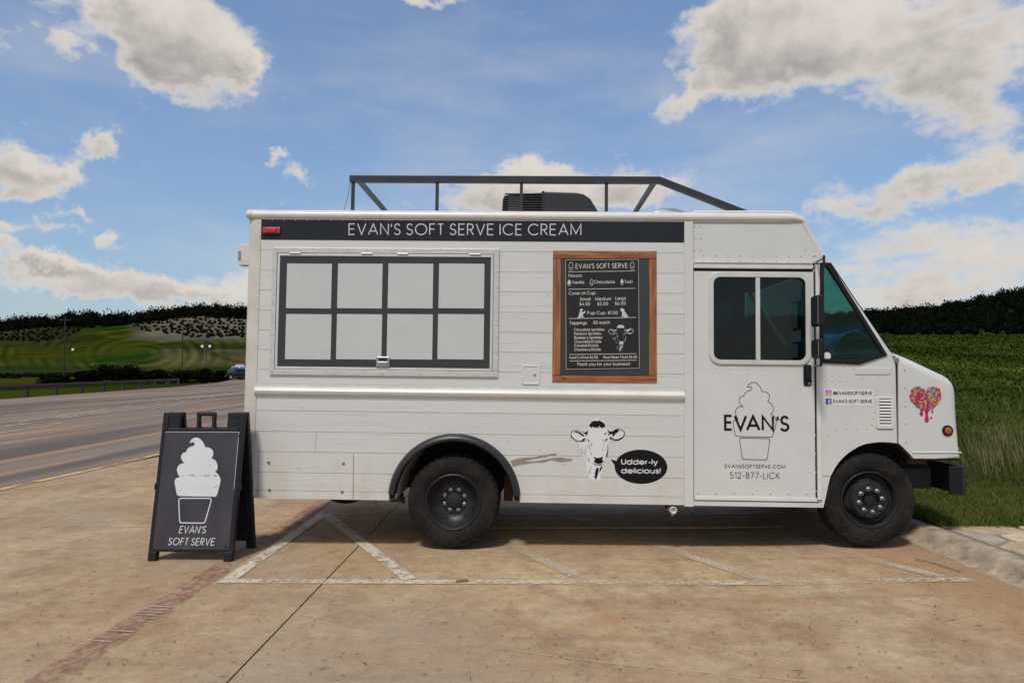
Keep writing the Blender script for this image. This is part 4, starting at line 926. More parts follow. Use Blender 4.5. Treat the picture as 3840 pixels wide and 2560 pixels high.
art.sheet([mp(*q) for q in ((312,792),(330,775),(335,745),(348,715),(345,693),(360,686),(380,690),(378,702),(365,708),(372,725),(392,722),(402,708),(410,712),(398,738),(378,745),(380,765),(388,785),(372,788),(362,770),(350,790))], YM); art.build('dog_print', 'mint', board); art = MB()
art.sheet([mp(*q) for q in ((800,690),(815,680),(835,684),(850,705),(848,720),(868,740),(880,765),(890,758),(892,772),(878,780),(850,783),(838,782),(835,762),(826,782),(816,780),(822,745),(816,715),(803,708))], YM); art.build('dog_print', 'mint', board); art = MB()
def cowm(a, b): return mp(665+(a-205)/1075*287, 858+(b-150)/1210*312)
for p in COW_INK: art.sheet([cowm(*q) for q in p], YM-.0001)
art.build('cow_print', 'mint', board)
# --- small access door
x0, x1, z0, z1 = rect(1957, 1369, 2023, 1440)
ac = MB().prism(rrect(x0, x1, z0, z1, .02), -.004, .0).build('access_door', 'white', truck, bevel=.002)
MB().ring(rrect(x0-.003, x1+.003, z0-.003, z1+.003, .022), rrect(x0+.012, x1-.012, z0+.012, z1-.012, .014), -.0085, -.0005).build('door_rim', 'cream', ac, bevel=.003)
lk = P(2005, 1405); MB().lathe([(.0, -.012), (.006, -.012), (.011, -.008), (.012, -.004)], lk[0], lk[1], 14).build('lock', 'steel', ac)
# --- belt moulding
vb1, vb0 = lv(1438, 1458), lv(1494, 1508); h = vb1-vb0
bp = [(.012, vb0), (-.003, vb0), (-.003, vb0+.016), (-.012, vb0+.022), (-.026, vb0+.04), (-.031, vb0+h*.52), (-.026, vb1-.045), (-.012, vb1-.03), (-.003, vb1-.026), (-.003, vb1), (.012, vb1)]
MB().prism_u(bp, U_PL0-.012, U_PL1-.002).build('belt_moulding', 'cream', truck, smooth=True, angle=30)
# --- skirt repair panel: seam and four bolts
sm = MB(); s0 = P(1326, 1702); s1 = P(1324, 1871); sm.ribbon([s0, s1], .004, -.0008); sm.build('panel_seam', 'gap', truck); sm = MB(); sm.ribbon([P(968, 1698), P(966, 1860)], .003, -.0008); sm.build('panel_seam', 'gap', truck)
for q in ((1008, 1733), (1288, 1737), (1011, 1836), (1283, 1843)):
    u, v = P(*q); MB().lathe([(.0, -.009), (.008, -.009), (.009, -.004), (.014, -.003), (.014, 0)], u, v, 12).build('bolt', 'steel', truck)
# --- rivets
rv = MB(); rd = MB()
def row(mb, a, b, n, y=0.0, r=.0062, h=.0036):
    for k in range(n):
        t = k/max(1, n-1); u, v = P(a[0]+(b[0]-a[0])*t, a[1]+(b[1]-a[1])*t); mb.dome(u, v, r, h, y)
row(rv, (985, 1443), (2555, 1461), 36, -.003); row(rv, (985, 1489), (2555, 1505), 36, -.003)
row(rv, (974, 835), (952, 1660), 19, -.004); row(rd, (1022, 826), (2555, 829), 36, -.0035)
for xx in (1313, 1358): row(rv, (xx, 1535), (xx-4, 1670), 4)
for xx in (1857, 1903): row(rv, (xx, 1542), (xx+3, 1650), 4)
row(rv, (985, 1686), (1470, 1697), 12); row(rv, (1470, 1600), (1805, 1603), 8); row(rv, (1903, 1655), (2115, 1702), 6); row(rv, (2160, 1882), (2558, 1885), 7)
for xx in (2166,): row(rv, (xx, 1537), (xx, 1820), 6)
row(rv, (1908, 1000), (1906, 1360), 5); row(rv, (2472, 954), (2556, 955), 3); row(rd, (2200, 953), (2430, 954), 6, -.0035)
row(rv, (2637, 829), (3008, 831), 9); row(rv, (2638, 957), (3050, 960), 10); row(rv, (2638, 977), (3050, 980), 10); row(rv, (2605, 847), (2605, 937), 3); row(rv, (2627, 847), (2627, 937), 3)
row(rv, (3022, 850), (3078, 940), 4); row(rv, (3020, 936), (3095, 978), 3)
row(rv, (3043, 1077), (3058, 1840), 12, -.012); row(rv, (2670, 1381), (2995, 1384), 6, -.012); row(rv, (2605, 1380), (2605, 1850), 3, -.012); row(rv, (2741, 1621), (2880, 1622), 2, -.012)
row(rv, (3075, 1428), (3078, 1890), 11); row(rv, (3093, 1428), (3178, 1428), 4); row(rv, (3237, 1413), (3349, 1415), 3); row(rv, (3138, 1611), (3250, 1606), 4); row(rv, (3105, 1634), (3333, 1625), 2); row(rv, (3129, 1370), (3203, 1380), 3); row(rv, (3104, 1777), (3104, 1786), 2)
row(rv, (3291, 1462), (3288, 1480), 2); row(rv, (3278, 1544), (3270, 1590), 3); row(rv, (3352, 1540), (3355, 1592), 2)
row(rv, (3392, 1383), (3397, 1653), 5, -.004, .007)
row(rd, (2617, 1849), (3022, 1852), 7, -.012, .007)
tag(rv.build('rivets', 'white', truck, smooth=True, angle=80), kind='stuff'); tag(rd.build('dark_rivets', 'steel', truck, smooth=True, angle=80), kind='stuff')
# --- scrape, scratches
def blob(mb, pts, y, rgx, k=3, amp=4):
    q = []
    for n in range(len(pts)):
        a = pts[n]; b = pts[(n+1) % len(pts)]
        for i in range(k): t = i/k; q.append(P(a[0]+(b[0]-a[0])*t+rgx.uniform(-amp, amp), a[1]+(b[1]-a[1])*t+rgx.uniform(-amp*.5, amp*.5)))
    mb.sheet(q, y)
rgx = random.Random(8); mb = MB()
blob(mb, [(1915,1726),(1960,1716),(2010,1712),(2060,1702),(2085,1698),(2088,1706),(2050,1712),(2000,1720),(1965,1728),(2010,1728),(2060,1718),(2110,1714),(2148,1722),(2140,1729),(2105,1733),(2070,1726),(2030,1734),(1980,1738),(1945,1744),(1925,1748),(1918,1738)], -.0012, rgx, 3, 3)
mb.build('paint_scrape', 'scrape', truck)
mb = MB()
for a, b in (((1188,1620),(1180,1695)),((1192,1690),(1194,1697)),((1128,1526),(1140,1534)),((972,1642),(982,1646)),((2245,1872),(2258,1860)),((2105,1740),(2120,1746)),((1112,1752),(1128,1760)),((2045,1105),(2060,1112))): MB().ribbon([P(*a), P(*b)], .003, -.001).build('scratch_mark', 'scrape', truck)
# --- cow sticker and speech bubble
def cw(a, b): return P(2100+a*.19134, 1540+b*.19134)
cow = MB(); cow.sheet([cw(*q) for q in smooth_path(COW_OUT, 3, True)], -.0012); cow = cow.build('cow_sticker', 'sticker', truck)
ink = MB()
for p in COW_INK: ink.sheet([cw(*q) for q in p], -.0018)
hr = random.Random(2)
def hairs(a, b, n, dx, dy, w=7):
    for k in range(n):
        t = (k+.5)/n; x = a[0]+(b[0]-a[0])*t; y = a[1]+(b[1]-a[1])*t; j = hr.uniform(.7, 1.3)
        ink.sheet([cw(x-w/2, y), cw(x+w/2, y), cw(x+dx*j, y+dy*j)], -.002)
hairs((215,500), (340,590), 7, -6, 30); hairs((340,595), (490,580), 9, 4, 30); hairs((1000,565), (1180,560), 8, 6, 24); hairs((600,310), (870,325), 14, 5, 26); hairs((940,640), (940,900), 12, -28, 24); hairs((735,1110), (735,1300), 9, -30, 22)
ink.build('cow_drawing', 'black_vinyl', cow)
ce = cw(1585, 1092); ex = cw(2102, 1092)[0]-ce[0]; ez = ce[1]-cw(1585, 1427)[1]
bub = MB(); el = arc(ce[0], ce[1], ex, ez, 158, 534, 60)[:-1]; tl = [p for p in el if True]
bub.sheet([cw(990, 945)]+[q for q in [cw(1110, 980)]]+[(ce[0]+ex*math.cos(R(a)), ce[1]+ez*math.sin(R(a))) for a in [156-(156+360-172)*k/70 for k in range(71)]]+[cw(1070, 1060)], -.0014)
bub = bub.build('speech_bubble', 'black_vinyl', truck)
lettering("Udder-ly", cw(1195, 1050), cw(1920, 1056), cw(0, 0)[1]-cw(0, 112)[1], -.002, .19, 0, None, .6).build('lettering', 'letter', bub); lettering("delicious!", cw(1192, 1224), cw(1975, 1228), cw(0, 0)[1]-cw(0, 112)[1], -.002, .19, 0, None, .6).build('lettering', 'letter', bub)
# --- fender flare over the rear wheel
def flare_part():
    prof = [(R_OUT, .002), (R_OUT-.004, -.012), (R_OUT-.018, -.036), (R_OUT-.036, -.050), (R_OUT-.052, -.052), (R_IN+.006, -.045), (R_IN, -.03), (R_IN-.002, .06)]
    ve = P(1703, 1851)[1]; a0 = math.asin((ve-ARC[1])/R_OUT); mb = MB(); n = 56; k = len(prof); vs = []
    for i in range(n+1):
        a = a0+(math.pi-2*a0)*i/n
        for r, y in prof: vs.append((ARC[0]+r*math.cos(a), y, ARC[1]+r*math.sin(a)))
    fs = [(i*k+j, i*k+j+1, (i+1)*k+j+1, (i+1)*k+j) for i in range(n) for j in range(k-1)]+[tuple(range(k)), tuple(n*k+j for j in reversed(range(k)))]
    mb.add(vs, fs); return mb.build('fender_flare', 'flare', truck, smooth=True, angle=50)
flare_part()
mb = MB(); n = 24; vs = []
for i in range(n+1):
    a = R(2)+(math.pi-R(4))*i/n
    for r, y in ((R_IN+.012, .02), (R_IN+.012, .85)): vs.append((ARC[0]+r*math.cos(a), y, ARC[1]+r*math.sin(a)))
mb.add(vs, [(2*i, 2*i+1, 2*i+3, 2*i+2) for i in range(n)]); mb.prism([(ARC[0]+(R_IN+.01)*math.cos(math.pi*i/20), ARC[1]+(R_IN+.01)*math.sin(math.pi*i/20)) for i in range(21)], .84, .86); mb.build('wheel_housing', 'chassis', truck)
# --- cab
cab_out = [(2600,788),(2940,788),(2968,791),(2990,798),(3008,811),(3024,832),(3116,990)]; cab_in = [(3096,994),(3006,842),(2992,823),(2976,812),(2950,807),(2600,807)]
mb = MB().prism([P(*q) for q in cab_out+cab_in], .0, WID); mb.build('cab_roof', 'cream', truck, bevel=.016, seg=3)
for y0, y1 in ((.004, .024), (WID-.024, WID-.004)):
    MB().prism([P(*q) for q in ((2601,806),(2950,806),(2976,811),(2992,822),(3006,840),(3097,986),(2601,986))], y0, y1).build('cab_upper_panel', 'white', truck)
    MB().prism([P(*q) for q in ((3116,991),(3352,1338),(3328,1338),(3097,991))], y0-.004, y1+.03).build('windshield_pillar', 'cream', truck, bevel=.006)
MB().prism([P(*q) for q in ((3121,990),(3338,1310),(3333,1316),(3116,996))], .055, WID-.055).build('windshield', 'windshield', truck)
MB().prism([P(*q) for q in ((3119,982),(3334,1301),(3329,1306),(3114,988))], .02, .055).build('windshield_gasket', 'rubber', truck)
x0, x1, z0, z1 = rect(2601, 986, 3046, 1008)
trk = MB().box(x0, x1, -.022, .02, z0, z1).build('door_track', 'cream', truck, bevel=.005); MB().box(x0, x1, -.030, -.018, z1-.006, z1+.004).build('track_lip', 'post', trk, bevel=.002)
x0, x1, z0, z1 = rect(2601, 1009, 3047, 1019); MB().box(x0, x1, -.004, .02, z0-.004, z1).build('door_top_gap', 'gap', truck)
# door with sliding windows
DR = rect(2602, 1019, 3052, 1862); door = empty('cab_door'); door.parent = truck
WO = rect(2656, 1021, 3036, 1367); WI = rect(2674, 1041, 3018, 1350)
hole = rrect(WO[0]+.012, WO[1]-.012, WO[2]+.012, WO[3]-.012, .085)
zt = min(DR[3], WO[3]+.012)
MB().ring(rect_for(hole, DR[0], DR[1], WO[2]-.04, DR[3]), hole, -.012, .012).build('upper_panel', 'white', door)
MB().box(DR[0], DR[1], -.012, .012, DR[2], WO[2]-.0405).build('lower_panel', 'white', door)
MB().ring(rrect(WO[0], WO[1], WO[2], WO[3], .095), rrect(WI[0], WI[1], WI[2], WI[3], .06), -.026, -.0125).build('window_frame', 'alu_white', door, bevel=.004)
MB().ring(rrect(WI[0]-.006, WI[1]+.006, WI[2]-.006, WI[3]+.006, .06), rrect(WI[0]+.006, WI[1]-.006, WI[2]+.006, WI[3]-.006, .055), -.012, .004).build('window_seal', 'rubber', door)
um0, um1 = P(2832, 1190)[0], P(2848, 1190)[0]
MB().box(um0, um1, -.022, .0, WI[2], WI[3]).build('window_mullion', 'alu_white', door, bevel=.003)
MB().prism([p for p in rrect(WI[0], WI[1], WI[2], WI[3], .06) if p[0] <= um0+.02]+[(um0+.005, WI[2]), (um0+.005, WI[3])][0:0], -.004, .0)
lp = [p for p in rrect(WI[0], um1+.4, WI[2], WI[3], .06)]
MB().prism([(min(a, um0), b) for a, b in lp], -.004, .0).build('pane', 'glass_dark', door)
rp = rrect(um0-.4, WI[1], WI[2], WI[3], .06); MB().prism([(max(a, um1), b) for a, b in rp], .004, .008).build('pane', 'glass_dark', door)
x0, x1, z0, z1 = rect(3010, 1367, 3041, 1447)
hd = MB().prism(rrect(x0, x1, z0, z1, .02), -.02, -.012).build('door_handle', 'rubber', door, bevel=.004)
MB().prism(rrect(x0+.018, x1-.018, z0+.05, z1-.012, .012), -.045, -.022).build('handle_grip', 'rubber', door, bevel=.008)
MB().lathe([(.0, -.028), (.008, -.027), (.011, -.022), (.011, -.018)], (x0+x1)/2+.012, z0+.022, 12).build('lock', 'chrome', door)
def dl(a, b): return P(2600+a*.28058, 1400+b*.28058)
mb = MB(); YD = -.0135
for ch_, a_, b_, yb_ in (('E', 408, 521, 761), ('V', 535, 716, 764), ('A', 697, 892, 767), ('N', 906, 1073, 769), ("'", 1104, 1127, 772), ('S', 1149, 1277, 774)):
    lettering(ch_, dl(a_, yb_), dl(b_, yb_+1), dl(0, 0)[1]-dl(0, 213)[1], YD-.0004, .15).build('letter', 'black_vinyl', door)
lettering("EVANSSOFTSERVE.COM", dl(415, 1258), dl(1222, 1267), dl(0, 0)[1]-dl(0, 49)[1], YD, .13).build('lettering', 'black_vinyl', door); lettering("512-877-LICK", dl(483, 1397), dl(1150, 1405), dl(0, 0)[1]-dl(0, 84)[1], YD, .09).build('lettering', 'black_vinyl', door)
mb = MB(); cone(mb, dl, YD, .0050); mb.build('ice_cream_logo', 'black_vinyl', door)
x0, x1, z0, z1 = rect(2603, 1862, 3062, 1878); MB().box(x0, x1, -.02, .02, z0+.004, z1).build('door_sill', 'cream', truck, bevel=.003)
MB().box(x0, x1+.01, -.006, .02, z0-.004, z0+.005).build('sill_gap', 'gap', truck)
x0, x1, z0, z1 = rect(2601, 1880, 3064, 1898); MB().box(x0, x1, -.012, .02, z0, z1).build('rocker', 'white', truck, bevel=.003)
x0, x1, z0, z1 = rect(3060, 992, 3076, 1872); MB().box(x0, x1, -.017, .02, z0, z1).build('door_post', 'cream', truck, bevel=.004)
x0g, x1g, z0g, z1g = rect(3053, 1020, 3059, 1868); MB().box(x0g, x1g, -.003, .02, z0g, z1g).build('door_edge_gap', 'gap', truck)
# quarter window
qo = [(3076,985),(3111,985),(3327,1331),(3222,1366),(3078,1360)]; qi = [(3088,1002),(3103,1002),(3306,1325),(3219,1350),(3090,1344)]
qw = MB().ring(ccw([P(*q) for q in qo]), ccw([P(*q) for q in qi]), -.012, .02).build('quarter_window', 'rubber', truck, bevel=.003)
MB().prism([P(*q) for q in qi], -.002, .004).build('pane', 'glass_teal', qw)
ds = P(3101, 1334); MB().prism([(ds[0]+.034*math.cos(R(k*45+20)), ds[1]+.034*math.sin(R(k*45+20))) for k in range(8)], -.0035, -.0022).build('round_sticker', 'sticker', qw)
# front quarter panel with wheel arch
FARCH = [(3364,1661),(3330,1657),(3294,1657),(3268,1660),(3245,1664),(3221,1673),(3199,1686),(3181,1698),(3165,1712),(3147,1731),(3132,1753),(3115,1784),(3107,1815),(3101,1845),(3088,1902)]
MB().prism([P(*q) for q in [(3066,1358),(3078,1361),(3222,1367),(3329,1332),(3346,1338),(3358,1370)]+FARCH+[(3066,1902)]], .002, .022).build('front_side_panel', 'white', truck)
MB().prism([P(*q) for q in [(3205,1377),(3345,1377),(3340,1400),(3330,1404),(3205,1404)]], -.004, .004).build('cowl_crease', 'white', truck, bevel=.004)
sm = MB(); sm.ribbon([P(3066, 1783), P(3114, 1784)], .003, .0012); sm.build('panel_seam', 'gap', truck)
MB().prism([P(*q) for q in ((3357,1345),(3374,1360),(3374,1664),(3362,1664))], .03, WID-.03).build('hood_gap', 'gap', truck)
MB().lathe([(.0, .0), (.022, .0), (.03, .01), (.03, .04)], *P(3362, 1352), 14).build('hood_latch', 'steel', truck)
# louvred vent
x0, x1, z0, z1 = rect(3285, 1487, 3350, 1606)
vent = MB().ring(rrect(x0, x1, z0, z1, .018), rrect(x0+.026, x1-.022, z0+.022, z1-.018, .004), -.011, .002).build('side_vent', 'cream', truck, bevel=.003)
MB().box(x0+.024, x1-.02, .0, .0018, z0+.02, z1-.016).build('vent_back', 'gap', vent)
for k in range(9):
    zz = z0+.030+(z1-z0-.062)*k/8
    MB().prism_u([(-.001, zz-.004), (-.012, zz-.008), (-.013, zz-.005), (-.001, zz+.011)], x0+.027, x1-.023).build('slat', 'cream', vent)
# social stickers
def s4(a, b): return P(2900+a*.5102, 900+b*.5102)
for ya, yb, txt, ic in ((1098, 1153, "@EVANSSOFTSERVE", 'ig'), (1158, 1213, "EVAN'S SOFT SERVE", 'fb')):
    a, b = s4(375, yb), s4(735, ya); st = MB().sheet([(a[0], a[1]), (b[0], a[1]), (b[0], b[1]), (a[0], b[1])], .0008).build('sticker', 'sticker', truck)
    a, b = s4(384, yb-6), s4(428, ya+5); lo = a; sz = b[0]-a[0]
    mb = MB().sheet(rrect(a[0], b[0], a[1], b[1], .006 if ic == 'ig' else .002), .0003); mb.uv = lambda v, lo=lo, sz=sz: ((v[0]-lo[0])/sz, (v[2]-lo[1])/sz); mb.build('badge', ic, st)
    cx, cz = (a[0]+b[0])/2, (a[1]+b[1])/2; mb = MB()
    if ic == 'ig':
        mb.ribbon(rrect(cx-.0165, cx+.0165, cz-.0165, cz+.0165, .009), .0035, -.0002, True); mb.ribbon(arc(cx, cz, .0078, .0078, 0, 360, 18), .0035, -.0004, True); mb.sheet(arc(cx+.0095, cz+.0095, .002, .002, 0, 350, 7), -.0006)
    else:
        mb.ribbon([(cx+.004, a[1]+.001), (cx+.004, cz+.006)]+arc(cx+.011, cz+.006, .007, .009, 180, 95), .007, -.0002); mb.ribbon([(cx-.004, cz+.001), (cx+.014, cz+.001)], .006, -.0005)
    mb.build('badge_mark', 'sticker', st)
    lettering(txt, s4(440, yb-16), s4(727, yb-15.5), s4(0, 0)[1]-s4(0, 25)[1], -.0002, .17, 0, None, .8).build('lettering', 'black_vinyl', st)
# --- hood: rounded nose solid
def inset(poly, ws, d):
    n = len(poly); out = []
    for i in range(n):
        a, b, c = Vector(poly[i-1]), Vector(poly[i]), Vector(poly[(i+1) % n]); e0 = (b-a).normalized(); e1 = (c-b).normalized()
        n0 = Vector((-e0.y, e0.x)); n1 = Vector((-e1.y, e1.x)); m = (n0+n1); m = n0 if m.length < 1e-4 else m.normalized()
        out.append(tuple(b+m*(d*ws[i]/max(.5, m.dot(n0)))))
    return out
def rounded_solid(poly, ws, y0, y1, r, k=5):
    rings = []
    for j in range(k+1):
        a = math.pi/2*j/k; rings.append((inset(poly, ws, r*(1-math.sin(a))), y0+r*(1-math.cos(a))))
    for j in range(k, -1, -1):
        a = math.pi/2*j/k; rings.append((inset(poly, ws, r*(1-math.sin(a))), y1-r*(1-math.cos(a))))
    mb = MB(); n = len(poly); vs = [(a, y, b) for p, y in rings for a, b in p]; fs = [tuple(range(n)), tuple((len(rings)-1)*n+i for i in reversed(range(n)))]
    fs += [((q+1)*n+i, (q+1)*n+(i+1) % n, q*n+(i+1) % n, q*n+i) for q in range(len(rings)-1) for i in range(n)]
    return mb.add(vs, fs)
HOOD = [(3369,1360,0),(3371,1661,0),(3386,1674,0),(3398,1686,0),(3415,1703,0),(3427,1721,.1),(3500,1722,.1),(3560,1722,.2),(3609,1722,.35),(3606,1690,.5),(3603,1640,.7),(3599,1580,.9),(3596,1520,1),(3594,1475,1),(3590,1452,1),(3582,1434,1),(3568,1418,1),(3548,1405,1),(3510,1388,1),(3460,1364,1),(3410,1341,1),(3370,1325,1),(3340,1313,.6),(3352,1336,.2)]
hp = [P(a, b) for a, b, w in HOOD]
if area2(hp) < 0: raise SystemExit('hood order')
hood = rounded_solid(hp, [w for a, b, w in HOOD], .004, WID-.004, .075).build('hood', 'white', truck, smooth=True, angle=32)
bm = bmesh.new(); bm.from_mesh(hood.data); bmesh.ops.recalc_face_normals(bm, faces=bm.faces); bm.to_mesh(hood.data); bm.free()
MB().prism([P(*q) for q in ((3419,1694),(3606,1694),(3607,1698),(3421,1698))], -.003, .02).build('hood_crease', 'cream', truck, bevel=.002)
tsu = P(3554, 1614); ts = MB().lathe([(.0, -.010), (.030, -.010), (.044, -.006), (.047, .0), (.047, .006)], tsu[0], tsu[1], 24).build('side_marker', 'rubber', truck, smooth=True); MB().lathe([(.0, -.016), (.018, -.0155), (.028, -.013), (.030, -.008)], tsu[0], tsu[1], 20).build('lens', 'orange_lens', ts, smooth=True)
un = P(3600, 1530)[0]
for yy in (.16, WID-.34):
    MB().box(un-.05, un+.022, yy, yy+.18, P(0+3600, 1575)[1], P(3600, 1490)[1]).build('turn_signal', 'orange_lens', truck, bevel=.012)
for yy in (.42, WID-.42):
    hl = MB(); c = P(3598, 1530); ring = [(un-.04+.0, 0)]
    hl.tube([(un-.06, yy, c[1]), (un+.012, yy, c[1]), (un+.026, yy, c[1])], [.085, .085, .06], 20); hl.build('headlight', 'chrome', truck, smooth=True)
gr = MB()
for k in range(9): gr.box(un-.05, un+.006, .62, WID-.62, P(3598, 1600)[1]+k*.03, P(3598, 1600)[1]+k*.03+.012)
gr.build('grille', 'chassis', truck)
# heart of sprinkles
def s4h(a, b): return P(2900+a*.5102, 900+b*.5102)
YH = .0018
heart = [(1120,1113),(1105,1092),(1080,1079),(1050,1078),(1022,1092),(1006,1120),(1004,1150),(1014,1180),(1035,1208),(1065,1230),(1082,1242),(1080,1258),(1076,1275),(1080,1288),(1092,1293),(1102,1286),(1104,1272),(1098,1256),(1102,1248),(1112,1258),(1118,1275),(1116,1300),(1112,1318),(1116,1334),(1129,1341),(1142,1335),(1146,1318),(1138,1298),(1138,1272),(1148,1252),(1160,1238),(1166,1240),(1166,1250),(1162,1262),(1168,1273),(1177,1268),(1176,1254),(1172,1243),(1176,1232),(1200,1214),(1224,1186),(1236,1155),(1234,1120),(1218,1092),(1192,1079),(1165,1078),(1140,1090)]
ht = MB().sheet([s4h(*q) for q in heart], YH).build('heart_sticker', 'pink', truck)
dr = MB().sheet([s4h(*q) for q in ((1161,1293),(1168,1303),(1168,1311),(1160,1316),(1153,1310),(1154,1302))], YH); dr.build('drip', 'pink', ht)
def in_heart(x, y):
    x = (x-1120)/116; y = (1152-y)/ 88
    return True
spm = [simple('sprinkle %d' % k, c, .5) for k, c in enumerate(((.62,.36,.02),(.02,.12,.42),(.46,.012,.07),(.04,.26,.07),(.46,.012,.07),(.40,.01,.05),(.62,.14,.02),(.50,.45,.40)))]
def pip(x, y, p):
    r_ = False
    for (a, b), (c_, d_) in zip(p, p[1:]+p[:1]):
        if (b > y) != (d_ > y) and x < a+(y-b)/(d_-b)*(c_-a): r_ = not r_
    return r_
sp = MB(); sr = random.Random(6)
for k in range(480):
    x = sr.uniform(1006, 1236); y = sr.uniform(1080, 1240)
    if y > 1236 or not pip(x, y, heart): continue
    a = sr.uniform(0, math.pi); l, w = 9.5, 3.0; ca, sa = math.cos(a), math.sin(a)
    sp.sheet([s4h(x+ca*i*l-sa*j*w, y+sa*i*l+ca*j*w) for i, j in ((-1, -1), (1, -1), (1, 1), (-1, 1))], YH-.0008-.00002*(k % 40), sr.randrange(8))
tag(sp.build('sprinkles', spm, ht), kind='stuff')
# --- cab interior and far side
ui0 = U_POST1; uf = P(3340, 1400)[0]; vf = P(3000, 1850)[1]
MB().box(ui0, P(3085, 1880)[0], .024, WID-.024, V_SK+.03, V_SK+.09).build('cab_floor', 'dash', truck)
MB().prism([P(*q) for q in ((3200,1362),(3330,1318),(3356,1345),(3362,1664),(3330,1664),(3300,1420),(3215,1400))], .03, WID-.03).build('dashboard', 'dash', truck)
FW = WID-.022
MB().box(ui0, P(3080, 1400)[0], FW, WID, V_SK, P(3000, 1330)[1]).build('far_door_panel', 'cabin', truck)
MB().box(ui0, P(3080, 1400)[0], FW, WID, P(3000, 1040)[1], P(3000, 980)[1]).build('far_header', 'cabin', truck)
MB().box(ui0, P(2680, 1400)[0], FW, WID, P(3000, 1330)[1], P(3000, 1040)[1]).build('far_post', 'cabin', truck)
MB().box(P(3030, 1400)[0], P(3080, 1400)[0], FW, WID, P(3000, 1330)[1], P(3000, 1040)[1]).build('far_post', 'cabin', truck)
MB().prism([P(*q) for q in ((3066,1358),(3222,1364),(3329,1332),(3358,1370))]+[P(*q) for q in FARCH]+[P(3066, 1902)], FW, WID-.002).build('far_side_panel', 'white', truck)
MB().box(P(2680, 1400)[0], P(3030, 1400)[0], FW+.006, FW+.011, P(3000, 1330)[1], P(3000, 1040)[1]).build('far_window_pane', 'glass_dark', truck)
MB().prism([P(*q) for q in ((3083,990),(3104,990),(3318,1330),(3222,1360),(3083,1350))], FW+.006, FW+.011).build('far_quarter_pane', 'glass_teal', truck)
st = MB().box(P(2700, 1500)[0], P(2880, 1500)[0], WID-1.0, WID-.4, V_SK+.09, P(2800, 1480)[1]); st.box(P(2680, 1300)[0], P(2730, 1300)[0], WID-1.0, WID-.4, P(2800, 1480)[1], P(2800, 1180)[1]); st.build('driver_seat', 'dash', truck, bevel=.03)
# steering wheel in front of the driver's seat
sw = MB(); c = Vector((P(3160, 1300)[0]-.28, WID-.72, P(3160, 1305)[1])); ax = Vector((-.75, 0, .66)); a1 = Vector((0, 1, 0)); a2 = ax.cross(a1).normalized()
sw.tube([c+(a1*math.cos(t)+a2*math.sin(t))*.22 for t in [2*math.pi*k/28 for k in range(28)]], .014, 8, True)
for k in range(3):
    t = R(90+120*k); sw.tube([c, c+(a1*math.cos(t)+a2*math.sin(t))*.215], .012, 6)
sw.tube([c, c-ax*.55], .022, 8); sw.build('steering_wheel', 'teal', truck, smooth=True)
# --- mirrors on both sides
def mirrors(yb, sgn):
    ym = yb+sgn*.20; root = empty('mirror_bracket'); root.parent = truck
    q = lambda a, b: T.uv(a, b, -.20)
    pts = [(3090, 958), (3089, 990), (3080, 1050), (3077, 1120), (3077, 1240), (3079, 1372)]
    MB().tube([(q(*p)[0], ym, q(*p)[1]) for p in pts], .011, 8).build('arm', 'rubber', root, smooth=True)
    for a, b in ((3088, 968), (3079, 1370)):
        MB().tube([(q(a, b)[0], ym, q(a, b)[1]), (q(a, b)[0]+.02, yb+sgn*.0, q(a, b)[1]+.0)], .009, 8).build('strut', 'steel', root)
    for (a0, b0, a1, b1) in ((3050, 1108, 3072, 1226), (3052, 1272, 3073, 1344)):
        x0, z1 = q(a0, b0); x1, z0 = q(a1, b1)
        hd_ = MB().box(x0, x1, min(ym-sgn*.07, ym+sgn*.12), max(ym-sgn*.07, ym+sgn*.12), z0, z1).build('mirror_head', 'rubber', root, bevel=.02, seg=3)
        MB().box(x0-.003, x0+.002, min(ym-sgn*.05, ym+sgn*.10), max(ym-sgn*.05, ym+sgn*.10), z0+.02, z1-.02).build('mirror_glass', 'mirror', root)
        zc = (z0+z1)/2+.02; MB().box(x1-.012, x1+.02, ym-sgn*.02-.018, ym-sgn*.02+.01, zc-.016, zc+.016).build('clamp', 'chrome', root, bevel=.004)
mirrors(.0, -1); mirrors(WID, 1)
# --- bumper and front chassis
x0, x1, z0, z1 = rect(3559, 1746, 3624, 1856, .05)
bmp = MB().box(x1-.045, x1, .04, WID-.04, z0, z1).build('front_bumper', 'chassis', truck, bevel=.016, seg=3)
for yy in (.042, WID-.072): MB().box(x0, x1-.02, yy, yy+.03, z0+.003, z1-.003).build('bumper_end', 'rubber', bmp, bevel=.01)
MB().box(P(3440, 1730)[0], P(3560, 1730)[0], .32, WID-.32, P(3500, 1830)[1], P(3500, 1712)[1]).build('front_crossmember', 'chassis', truck, bevel=.02)
MB().box(P(3400, 1700)[0], P(3540, 1700)[0], .20, .32, P(3500, 1845)[1], P(3500, 1765)[1]).build('front_spring_hanger', 'chassis', truck, bevel=.01)
MB().box(P(3440, 1730)[0], P(3512, 1730)[0], .16, .2, P(3500, 1748)[1], P(3500, 1712)[1]).build('bracket', 'rust', truck)
MB().prism([P(*q) for q in ((3372,1663),(3386,1676),(3398,1688),(3415,1705),(3427,1723),(3605,1723),(3605,1727),(3425,1727),(3412,1707),(3396,1691),(3384,1679),(3369,1666))], .03, WID-.03).build('fender_liner', 'chassis', truck)
MB().prism([P(*q) for q in ((3092,1650),(3440,1650),(3440,1760),(3330,1690),(3200,1690),(3092,1800))], .34, WID-.34).build('engine_bay', 'chassis', truck)
for yy in (.62, WID-.72): MB().box(U_REAR+.2, P(3540, 1760)[0], yy, yy+.1, V_SK+.02, V_SK+.16).build('chassis_rail', 'chassis', truck)
